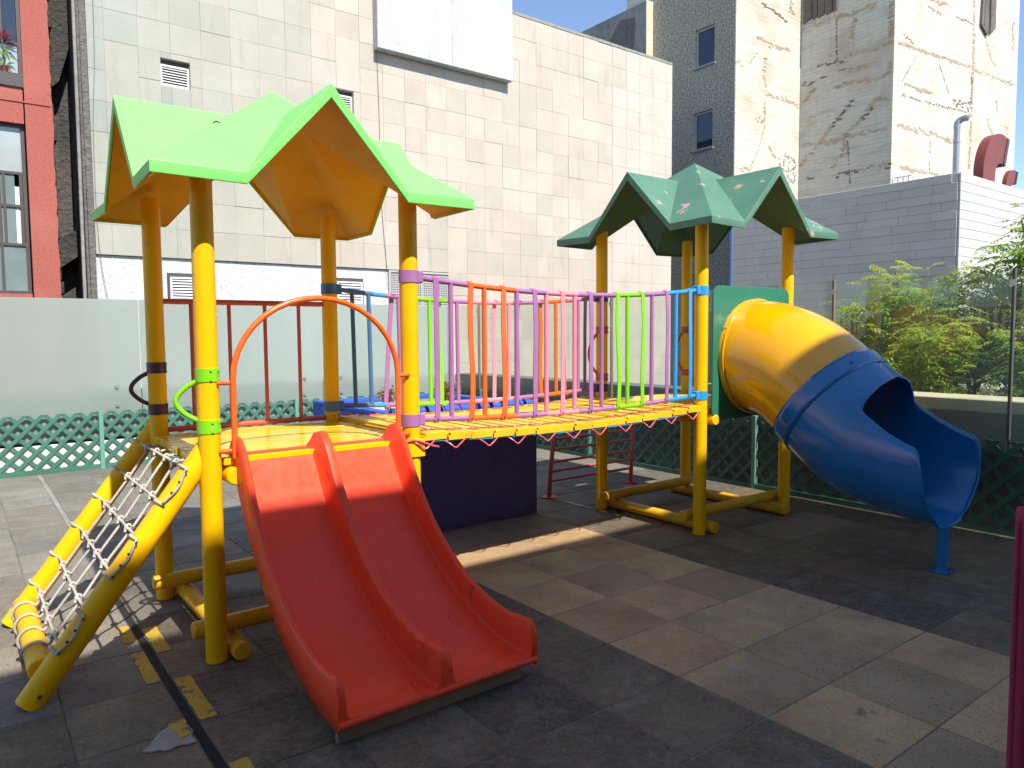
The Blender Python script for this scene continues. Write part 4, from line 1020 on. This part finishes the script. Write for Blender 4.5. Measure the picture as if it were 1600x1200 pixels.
def railing(y, segs, bars, ends, label, px):
    """segs: (colour, x-start, x-end); bars: (x top, x foot, colour, kind)"""
    first = None
    zt = lambda x: sag(x, 1.915, .066) if y < .5 else sag(x, 1.905, .066)
    zb = lambda x: sag(x, 1.105, .040)
    rail = None
    for (mname, a, b) in segs:
        n = max(3, int((b-a)/.06))
        for k, zf in enumerate((zt, zb)):
            seg = tube([(a+(b-a)*i/n, y, zf(a+(b-a)*i/n)) for i in range(n+1)], .0165, 14)
            if rail is None:
                rail = obj('railing', seg, M[mname], br, smooth=50); rail['label'] = label
            else: obj('rail_section', seg, M[mname], rail, smooth=50)
    for (xt, xf, mname, kind) in bars:
        z1, z0_ = zt(xt), zb(xf)
        if kind == 't': obj('baluster', tube([(xf, y, z0_), (xt, y, z1)], .015, 12), M[mname], rail, smooth=50)
        else:   # flat strap wrapped round both rails, slightly bowed
            bm = bmesh.new(); sdy = -.020 if y < .5 else .020
            wv = random.uniform(-.012, .012); pts = []
            pts.append((xt, y-sdy*.9, z1+.012)); pts.append((xt, y, z1+.020)); pts.append((xt, y+sdy*.95, z1+.010))
            for k in range(1, 10):
                t = k/10; pts.append((xt+(xf-xt)*t+wv*math.sin(math.pi*2*t), y+sdy*(1.0+.15*math.sin(math.pi*t)), z1+(z0_-z1)*t))
            pts.append((xf, y+sdy*.95, z0_-.010)); pts.append((xf, y, z0_-.020)); pts.append((xf, y-sdy*.9, z0_-.012))
            rows_ = []
            for i, p in enumerate(pts):
                p = Vector(p); a = Vector(pts[max(i-1, 0)]); b = Vector(pts[min(i+1, len(pts)-1)]); d = (b-a).normalized(); nn = Vector((1, 0, 0)).cross(d).normalized()*.003
                rows_.append([bm.verts.new(p+Vector((sx_*.017, 0, 0))+nn*sn) for sx_, sn in ((-1, -1), (1, -1), (1, 1), (-1, 1))])
            for a, b in zip(rows_[:-1], rows_[1:]):
                for j in range(4): bm.faces.new((a[j], a[(j+1) % 4], b[(j+1) % 4], b[j]))
            bm.faces.new(rows_[0]); bm.faces.new(rows_[-1][::-1])
            o = obj('strap', bm, M[mname], rail, smooth=35)
            bm = bmesh.new()
            add_tube(bm, [(xf, y+sdy*1.0, z0_), (xf, y+sdy*1.4, z0_)], .006, 8); obj('bolt', bm, M['bolt'], rail)
    for (x, mname, sgn) in ends:
        for zf in (zt, zb):
            z = zf(min(max(x, XA), XB))
            c = obj('rail_clamp', tube([(x, y, z-.034), (x, y, z+.034)], PR+.005, 22), M[mname], rail, smooth=40)
            obj('rail_clamp', box((min(x, x+sgn*.082), y-.034, z-.034), (max(x, x+sgn*.082), y+.034, z+.034), .006) if False else box((x+sgn*.030, y-.030, z-.034), (x+sgn*.080, y+.030, z+.034), .006), M[mname], rail)
fx = lambda a, y: float(PY(600+a/2.963, 560, y)[0])
U = lambda L, y: [(m, fx(a, y) if a is not None else XA, fx(b, y) if b is not None else XB) for m, a, b in L]
railing(0.0, U([('purple', None, 385), ('orange', 385, 610), ('purple', 610, 750), ('pink', 750, 895), ('purple', 895, 1065), ('lime', 1065, 1195), ('purple', 1195, 1310), ('sky_blue', 1310, None)], 0.0),
        [(fx(a, 0), fx(a+(random.uniform(-3, 3)), 0), m, k) for a, m, k in [(237, 'purple', 's'), (312, 'purple', 't'), (398, 'orange', 's'), (466, 'orange', 't'), (548, 'orange', 's'), (616, 'purple', 't'), (691, 'purple', 's'), (752, 'pink', 't'), (820, 'pink', 's'), (883, 'pink', 't'), (949, 'purple', 's'), (1008, 'purple', 't'), (1074, 'lime', 's'), (1126, 'lime', 't'), (1187, 'lime', 's'), (1240, 'purple', 't'), (1300, 'purple', 's'), (1350, 'sky_blue', 't'), (1406, 'sky_blue', 's')]],
        [(1.1, 'purple', 1), (LB, 'sky_blue', -1)], 'near bridge railing in bands of purple, orange, pink, green and blue', None)
gx = lambda a: float(PY(480+a/4.8, 560, 1.1)[0])
railing(1.1, [('dark_and_shaded_blue', XA, gx(495)), ('sky_blue', gx(495), gx(585)), ('purple', gx(585), fx(150, 1.1)), ('lime', fx(150, 1.1), fx(290, 1.1)), ('purple', fx(290, 1.1), fx(405, 1.1)), ('pink', fx(405, 1.1), fx(592, 1.1)), ('purple', fx(592, 1.1), fx(745, 1.1)), ('orange', fx(745, 1.1), fx(850, 1.1)), ('purple', fx(850, 1.1), XB)],
        [(gx(345), gx(358), 'dark_and_shaded_blue', 't'), (gx(468), gx(478), 'dark_and_shaded_blue', 't'), (gx(652), gx(592), 'purple', 's'), (gx(690), gx(700), 'purple', 't')]+[(fx(a, 1.1), fx(b, 1.1), m, k) for a, b, m, k in [(213, 215, 'lime', 't'), (264, 272, 'lime', 's'), (340, 343, 'purple', 't'), (520, 515, 'pink', 's'), (578, 578, 'pink', 't'), (628, 625, 'purple', 's'), (732, 736, 'orange', 's'), (796, 796, 'orange', 't'), (836, 843, 'orange', 's'), (900, 898, 'purple', 't'), (940, 936, 'purple', 's')]],
        [(1.1, 'dark_and_shaded_blue', 1), (LB, 'plum', -1)], 'far bridge railing in bands of blue, purple, green, pink and orange', None)

# ------------------------------------------------------------------ double slide
sl = thing('double_slide', (.6, -.55, 0), 'glossy red double slide running down from the nearer tower', 'slide')
bed = [(.035, 1.012), (-.01, 1.006), (-.05, .965), (-.17, .745), (-.35, .497), (-.59, .282), (-.84, .153), (-1.0, .112), (-1.095, .102)]
wall_h = [.04, .10, .125, .120, .115, .118, .135, .160, .165]
prof = bez([(b[0], b[1], h) for b, h in zip(bed, wall_h)], 8)
bm = bmesh.new(); rings = []; npr = len(prof)
for i, p in enumerate(prof):
    a, b = prof[max(i-1, 0)], prof[min(i+1, npr-1)]; d = Vector((0, b.x-a.x, b.y-a.y)).normalized(); n = Vector((0, d.z, -d.y)); n = n if n.z > 0 else -n
    f = min(1, max(0, -p.x/1.05)); cxs = .54+.10*f; hw = .438+.052*f; h = p.z
    t_end = max(0, (i-(npr-6))/5) if i > npr-6 else 0
    h = h*(1-.42*t_end**2.2)
    sk = -.045
    w = hw; q = .030
    sec = [(-w, sk), (-w-.004, h*.35), (-w, h-.012), (-w+.006, h-.003), (-w+q*.5, h), (-w+q-.006, h-.004), (-w+q, h-.014), (-w+q+.006, .022), (-w+q+.022, .003)]
    for k in range(1, 6): sec.append((-w+q+(.022+(w-.036-q-.022-.022)*k/5.0), .001*math.sin(math.pi*k/6)))
    sec[-1] = (-.050, .002)
    sec += [(-.034, .020), (-.026, h*.92-.014), (-.020, h*.92-.003), (0, h*.92)]
    full = sec+[(-x, y) for x, y in sec[-2::-1]]
    c = Vector((cxs, p.x, p.y))
    rings.append([bm.verts.new(c+Vector((x, 0, 0))+n*y) for x, y in full])
for a, b in zip(rings[:-1], rings[1:]):
    for j in range(len(a)-1): bm.faces.new((a[j], a[j+1], b[j+1], b[j]))
for j in range(1): pass
e_ = rings[-1]; bm.faces.new(e_[0:9]); bm.faces.new(e_[13:22]); bm.faces.new(e_[-9:])
so = obj('chute', bm, M['red_slide'], sl, smooth=38)
m = so.modifiers.new('thickness', 'SOLIDIFY'); m.thickness = 0.010; m.offset = 1 if False else -1
# rolled lip at the foot of the chute and the timber it rests on
end = rings and None
obj('rolled_lip', tube([(.150, -1.093, .088), (1.128, -1.093, .088)], .015, 12), M['red_slide'], sl, smooth=50)
obj('support_board', box((.16, -1.065, .0), (1.06, -1.035, .075), .003), M['wood'], sl)
obj('support_block', box((.20, -.90, .0), (1.02, -.86, .10), .003), M['wood'], sl)

# ------------------------------------------------------------------ tube slide
ts = thing('tube_slide', (4.25, -.8, 0), 'tube slide with amber upper bend and open-topped blue lower half', 'slide')
CX = 4.25
bmp = prism(round_rect(LB+PR+.004, .905, 4.745, 1.955, .075), 1, -.072, -.056)
go = obj('entry_panel', bmp, M['panel_green'], ts); bevel_mod(go, .004, 2)
path = bez([(0, -.055, 1.395), (0, -.20, 1.385), (0, -.42, 1.315), (0, -.62, 1.185), (0, -.83, 1.005), (0, -1.03, .862), (0, -1.22, .800), (0, -1.42, .765), (0, -1.64, .742)], 8)
ni = len(path)
def tube_ring(bm, i, rad, a_open, nseg=40):
    p = path[i]; a, b = path[max(i-1, 0)], path[min(i+1, ni-1)]; d = (b-a).normalized(); upv = Vector((0, -d.z, d.y)); upv = upv if upv.z > 0 else -upv
    half = math.pi/2+a_open
    return [bm.verts.new(Vector((CX, p.y, p.z))+Vector((1, 0, 0))*rad*math.sin(-half+2*half*k/nseg)-upv*rad*math.cos(-half+2*half*k/nseg)) for k in range(nseg+1)]
def sweep(i0, i1, rad, opening=None):
    bm = bmesh.new(); rg_ = [tube_ring(bm, i, rad(i) if callable(rad) else rad, opening(i) if opening else math.pi/2) for i in range(i0, i1+1)]
    for a, b in zip(rg_[:-1], rg_[1:]):
        for j in range(40): bm.faces.new((a[j], a[j+1], b[j+1], b[j]))
    if opening is None: bmesh.ops.remove_doubles(bm, verts=bm.verts, dist=1e-5)
    return bm
RT = .445; iseam = 30
def solid(o, t):
    m = o.modifiers.new('thickness', 'SOLIDIFY'); m.thickness = t; m.offset = 0; return o
solid(obj('upper_bend', sweep(0, iseam, lambda i: RT+(.012 if i < 1 else 0)), M['tube_yellow'], ts, smooth=60), .010)
solid(obj('mounting_flange', sweep(0, 4, lambda i: RT+.016 if i < 4 else RT+.006), M['tube_yellow'], ts, smooth=60), .008)
obj('flange_bead', tube([(CX+(RT+.018)*math.cos(a), path[4].y, path[4].z+(RT+.018)*math.sin(a)) for a in [2*math.pi*k/48 for k in range(48)]], .006, 6, closed=True), M['tube_yellow'], ts, smooth=60)
def opening(i):
    t = (i-iseam-8)/(ni-1-iseam-8)
    if t <= 0: return math.pi/2*.9999
    # the crown is cut away quickly, then the sides step down to low cheeks and round off at the lip
    if t < .22: return R(90-58*math.sin(t/.22*math.pi/2)**1.0)
    if t < .80: return R(32-17*(t-.22)/.58)
    return R(15-75*((t-.80)/.20)**3)
lo_ = obj('lower_trough', sweep(iseam-2, ni-1, lambda i: RT+.010, opening), M['tube_blue'], ts, smooth=60); solid(lo_, .012)
solid(obj('joint_collar', sweep(iseam-3, iseam+1, lambda i: RT+.018), M['tube_blue'], ts, smooth=60), .012)
bm = bmesh.new()
for a in (60, 120, 200, 250, 300, 350):
    p = path[iseam-1]; d = (path[iseam]-path[iseam-2]).normalized(); upv = Vector((0, -d.z, d.y)); upv = upv if upv.z > 0 else -upv
    n = Vector((1, 0, 0))*math.cos(R(a))+upv*math.sin(R(a)); q = Vector((CX, p.y, p.z))+n*(RT+.022)
    add_tube(bm, [q, q+n*.008], .011, 8)
obj('bolts', bm, M['bolt'], ts)
bm = bmesh.new()
for a in (150, 215, 35, 325):
    q = Vector((CX+(RT+.014)*math.cos(R(a)), -.095, 1.395+(RT+.014)*math.sin(R(a)))); n = Vector((math.cos(R(a)), 0, math.sin(R(a))))
    add_tube(bm, [q, q+n*.02], .007, 8)
obj('flange_bolts', bm, M['tube_yellow'], ts)
fxp, fyp = 4.20, -1.572
obj('support_post', tube([(fxp, fyp, .010), (fxp, fyp, .30)], .036, 18), M['tube_blue'], ts, smooth=40)
obj('base_plate', box((fxp-.075, fyp-.06, 0.001), (fxp+.075, fyp+.06, .010), .002), M['tube_blue'], ts)
obj('base_bolt', tube([(fxp+.05, fyp-.035, .010), (fxp+.05, fyp-.035, .022)], .008, 8), M['bolt'], ts)

# ------------------------------------------------------------------ net ladder
nl = thing('net_ladder', (-.45, .6, 0), 'sloping climbing net of grey rope between two yellow poles at the left', 'climbing net')
A0, A1 = Vector((-.778, 0, -.0)), Vector((-.045, 0, .985))
dv = (A1-A0).normalized(); nv = Vector((-dv.z, 0, dv.x))
PL = .057
def pole(y):
    p = A0+dv*.055; bm = bmesh.new(); n = 22; r_ = []
    full = (A1-A0).length+.10
    for s in (0.0, full-.0):
        ring = []
        for k in range(n):
            a = 2*math.pi*k/n; off = nv*math.cos(a)*PL+Vector((0, 1, 0))*math.sin(a)*PL
            q = A0+dv*(.06+s)+off+Vector((0, y, 0))
            if s == 0:      # foot sawn level with the ground, toe sawn upright
                tt = -q.z/dv.z+.0; q = q+dv*max(tt, -.055)
                q.z = max(q.z, 0.0)
            else:           # head sawn upright against the post
                tt = (-.035-q.x)/dv.x; q = q+dv*tt
            ring.append(bm.verts.new(q))
        r_.append(ring)
    for k in range(n): bm.faces.new((r_[0][k], r_[0][(k+1) % n], r_[1][(k+1) % n], r_[1][k]))
    bm.faces.new(r_[0][::-1]); bm.faces.new(r_[1])
    return bm
PYN, PYF = .035, 1.165
for y in (PYN, PYF):
    pp = obj('pole', pole(y), M['yellow'], nl, smooth=40)
    obj('bolt', tube([(-.735, y-PL+.006, .055), (-.735, y-PL-.006, .055)], .009, 8), M['bolt'], pp)
CB = Vector((-.718, 0, .125))
obj('cross_log', log(CB+Vector((0, .094, 0)), CB+Vector((0, 1.106, 0)), .052, 20), M['yellow'], nl, smooth=40)
Lp = (A1-A0).length
NP = lambda s, y: A0+dv*(Lp*s)+nv*(.012)+Vector((0, y, 0))
ropeY = [.285, .50, .715, .93]; rung = [.955, .80, .65, .495, .345, .20]
RR = .0072
def rope(name, pts, r=RR, knots=()):
    bm = bmesh.new(); add_tube(bm, bez(pts, 5), r, 8)
    for k in knots:
        mtx = Matrix.Translation(k) @ Matrix.Rotation(random.uniform(0, 3), 4, 'Z')
        add_tube(bm, [Vector(k)+dv*(.020*math.cos(a))+nv*(.011*math.sin(a))+Vector((0, .012*math.sin(2*a), 0)) for a in [6.283*i/10 for i in range(10)]], r*1.05, 6, closed=True)
        add_tube(bm, [Vector(k)+Vector((0, .018*math.cos(a), 0))+nv*(.014*math.sin(a)) for a in [6.283*i/10 for i in range(10)]], r*1.0, 6, closed=True)
    return obj(name, bm, M['rope'], nl, smooth=60)
for y in ropeY:
    j = [random.uniform(-.006, .006) for _ in rung]
    top = NP(1.0, y)+nv*.02
    pts = [Vector((.08, y+.02, ZP-.075)), Vector((0.0, y+.01, ZP-.055))]+[NP(s, y+jj)+nv*random.uniform(-.006, .004) for s, jj in zip(rung, j)]
    # wraps once round the cross log
    for k in range(0, 9):
        a = R(150-k*40) if False else R(40+k*40); pts.append(CB+Vector((math.cos(a)*(.062), y+.006*k, math.sin(a)*.062)))
    rope('climbing_rope', pts)
def wrap(y, s, sgn):
    """points of a rope end laid over the pole from the net side to its outer face"""
    c = A0+dv*(Lp*s)+Vector((0, y, 0)); out = []
    for k in range(5):
        a = R(200-k*62) if sgn < 0 else R(-20+k*62)
        a = R(15+k*42); out.append(c+Vector((0, -sgn*0, 0))+Vector((0, math.cos(a)*(PL+RR)*(1 if sgn < 0 else -1), 0))+nv*math.sin(a)*(PL+RR))
    return out
for g_ in ((0, 1), (2, 3), (4, 5)):
    s0, s1 = rung[g_[0]], rung[g_[1]]
    nearw0, nearw1 = wrap(PYN, s0, -1), wrap(PYN, s1, -1)
    farw0, farw1 = wrap(PYF, s0, 1), wrap(PYF, s1, 1)
    for s, nw, fw_ in ((s0, nearw0, farw0), (s1, nearw1, farw1)):
        mid = [NP(s, y)+nv*random.uniform(.004, .012) for y in ropeY]
        rope('rung_rope', fw_[::-1][:4]+[fw_[0]]+mid[::-1]+nw[:4], knots=mid)
    # the loop on the outer face of each pole that joins two rungs
    for w0, w1, sg in ((nearw0, nearw1, -1), (farw0, farw1, 1)):
        a, b = w0[3], w1[3]
        rope('rung_rope', [a, a.lerp(b, .12)+Vector((0, sg*.008, 0)), a.lerp(b, .5)+Vector((0, sg*.014, 0))-nv*.012, a.lerp(b, .88)+Vector((0, sg*.008, 0)), b])
        for t in (.05, .35, .65, .95):
            q = a.lerp(b, t)+Vector((0, sg*.012, 0)); obj('nail', tube([q, q+Vector((0, sg*.008, 0))], .006, 7), M['bolt'], nl)

# ------------------------------------------------------------------ red arched bar climber behind
ac = thing('bar_climber', (4.2, 1.75, 0), 'low red arched bar climber standing behind the far tower', 'climber')
sides = {}
for x, lean in ((3.592, .15), (4.722, .13)):
    pts = bez([(x, 1.75, .012), (x+.010, 1.75, .13), (x+.04, 1.77, .28), (x+.085, 1.80, .42), (x+lean, 1.85, .57)], 5)
    sides[x] = pts
    s_ = obj('side_tube', tube(pts, .022, 12), M['red_rail'], ac, smooth=50)
    obj('foot_plate', tube([(x, 1.75, 0.001), (x, 1.75, .012)], .075, 22), M['red_rail'], s_, smooth=40)
for t in (.30, .47, .64, .81, .99):
    k = int(t*(len(sides[3.592])-1)); obj('rung', tube([sides[3.592][k], sides[4.722][k]], .014, 10), M['red_rail'], ac, smooth=50)

# ------------------------------------------------------------------ foam-padded planter box behind the bridge
bx = thing('padded_planter', (2.4, 2.1, 0), 'large square planter box padded in ribbed blue foam, behind the bridge', 'planter')
X0, X1, Y0, Y1, ZB = 1.69, 3.10, 1.345, 2.88, .965
obj('box_wall', (lambda b: (add_box(b, (X0+.01, Y0+.02, 0), (X1-.01, Y0+.10, ZB-.02)), add_box(b, (X0+.01, Y1-.10, 0), (X1-.01, Y1-.02, ZB-.02)), add_box(b, (X0+.01, Y0+.101, 0), (X0+.1, Y1-.101, ZB-.02)), add_box(b, (X1-.1, Y0+.101, 0), (X1-.01, Y1-.101, ZB-.02)), b)[-1])(bmesh.new()), M['concrete'], bx)
obj('soil', box((X0+.1, Y0+.1, .3), (X1-.1, Y1-.1, ZB-.07)), M['sand'], bx)
bm = bmesh.new(); n = 70; prev = None
for i in range(n*2+1):
    x = X0-.005+(X1-X0+.01)*i/(n*2); yy = Y0-.006+(.006 if i % 2 else 0)
    a, b = bm.verts.new((x, yy+.01*math.sin(i*.09), .002)), bm.verts.new((x, yy, ZB-.03))
    if prev: bm.faces.new((prev[0], a, b, prev[1]))
    prev = (a, b)
pf = obj('front_mat', bm, M['navy_foam'], bx); mm = pf.modifiers.new('thickness', 'SOLIDIFY'); mm.thickness = .008; mm.offset = 1
for nm, a, b in (('side_mat', (X0-.012, Y0+.01, .002), (X0+.004, Y1, ZB-.02)), ('side_mat', (X1-.004, Y0+.01, .002), (X1+.012, Y1, ZB-.02)), ('rear_mat', (X0, Y1-.018, .002), (X1, Y1+.002, ZB-.02))):
    obj(nm, box(a, b, .004), M['navy_foam'] if nm != 'side_mat' or a[0] > 2 else M['blue_foam'], bx)
def ribbed(p, q, r, nrib):
    p, q = Vector(p), Vector(q); pts, rad = [], []
    for i in range(nrib*4+1):
        pts.append(p.lerp(q, i/(nrib*4))); rad.append(r*(1+.05*math.cos(i*math.pi/2)))
    return tube(pts, rad, 16)
k = 9
for i in range(k):
    xa, xb = X0+.02+(X1-X0-.04)*i/k, X0+.02+(X1-X0-.04)*(i+1)/k-.028
    obj('edge_roll', ribbed((xa, Y0+.04, ZB+.012), (xb, Y0+.04, ZB+.012), .048, 7), M['blue_foam'], bx, smooth=60)
obj('edge_core', tube([(X0+.01, Y0+.04, ZB+.010), (X1-.01, Y0+.04, ZB+.010)], .040, 14), M['navy_foam'], bx, smooth=60)
obj('edge_mat', box((X0-.012, Y0+.10, ZB-.019), (X0+.10, Y1, ZB+.022), .012, 2), M['blue_foam'], bx)
obj('edge_mat', box((X1-.10, Y0+.10, ZB-.019), (X1+.012, Y1, ZB+.022), .012, 2), M['blue_foam'], bx)
obj('edge_mat', box((X0+.101, Y1-.10, ZB-.019), (X1-.101, Y1+.01, ZB+.022), .012, 2), M['blue_foam'], bx)
def dry_plant(x, y, h, s, n, label, seed):
    rnd = random.Random(seed); z = ZB-.07
    t = thing('dry_plant', (x, y, z), label, 'plant'); bm = bmesh.new(); lv = bmesh.new()
    for i in range(n):
        a = rnd.uniform(0, 6.28); r_ = rnd.uniform(.2, 1)*s; e = Vector((x+math.cos(a)*r_, y+math.sin(a)*r_, z+h*rnd.uniform(.6, 1)))
        b0_ = Vector((x+rnd.uniform(-.02, .02), y+rnd.uniform(-.02, .02), z)); m_ = b0_.lerp(e, .5)+Vector((rnd.uniform(-.02, .02), rnd.uniform(-.02, .02), .03))
        add_tube(bm, [b0_, m_, e], [.0035, .0028, .0012], 4)
        for _ in range(4):
            p = m_.lerp(e, rnd.random()); blades(lv, p, 2, .045, .008, (-.6, .8), 1)
    obj('twigs', bm, M['dry_twig'], t); obj('dead_leaves', lv, M['dry_twig'], t)
dry_plant(2.12, 2.25, .24, .13, 26, 'left dry brown weed growing in the blue padded planter', 3)
dry_plant(2.78, 2.30, .26, .16, 60, 'dense tuft of dry brown weeds on the right of the blue padded planter', 4)
gr = random.Random(9)
for i, x in enumerate((2.93, 3.0)):
    pass

# ------------------------------------------------------------------ edge of a crimson upholstered chair at the right
ch = thing('padded_chair', (1.80, -2.98, 0), 'crimson fabric chair back just showing at the right edge of the picture', 'chair')
q = PZ(1590, 1000, .72); 
cx0, cy0 = 1.563, -2.836
ux, uy = rt[0], rt[1]; l_ = math.hypot(ux, uy); ux, uy = ux/l_, uy/l_; vx_, vy_ = -uy, ux
def chair_box(a0, a1, b0_, b1, z0, z1, bev):
    bm = box((a0, b0_, z0), (a1, b1, z1), bev, 4)
    bm.transform(Matrix(((ux, vx_, 0, cx0), (uy, vy_, 0, cy0), (0, 0, 1, 0), (0, 0, 0, 1)))); return bm
obj('backrest', chair_box(0.030, .48, -.03, .03, .06, 1.055, .028), M['crimson'], ch, smooth=50)
obj('seat', chair_box(0.085, .465, -.50, -.031, .41, .47, .025), M['crimson'], ch, smooth=50)
bm = tube([(cx0+ux*.028+vx_*0, cy0+uy*.028, .08), (cx0+ux*.028, cy0+uy*.028, 1.0), (cx0+ux*.04, cy0+uy*.04, 1.04), (cx0+ux*.07, cy0+uy*.07, 1.056)], .008, 8); obj('piping', bm, M['crimson'], ch, smooth=60)
for a in (.10, .43):
    for b in (-.47, 0.0): obj('leg', chair_box(a-.014, a+.014, b-.014, b+.014, 0, .415, .003), M['dark_steel'], ch)
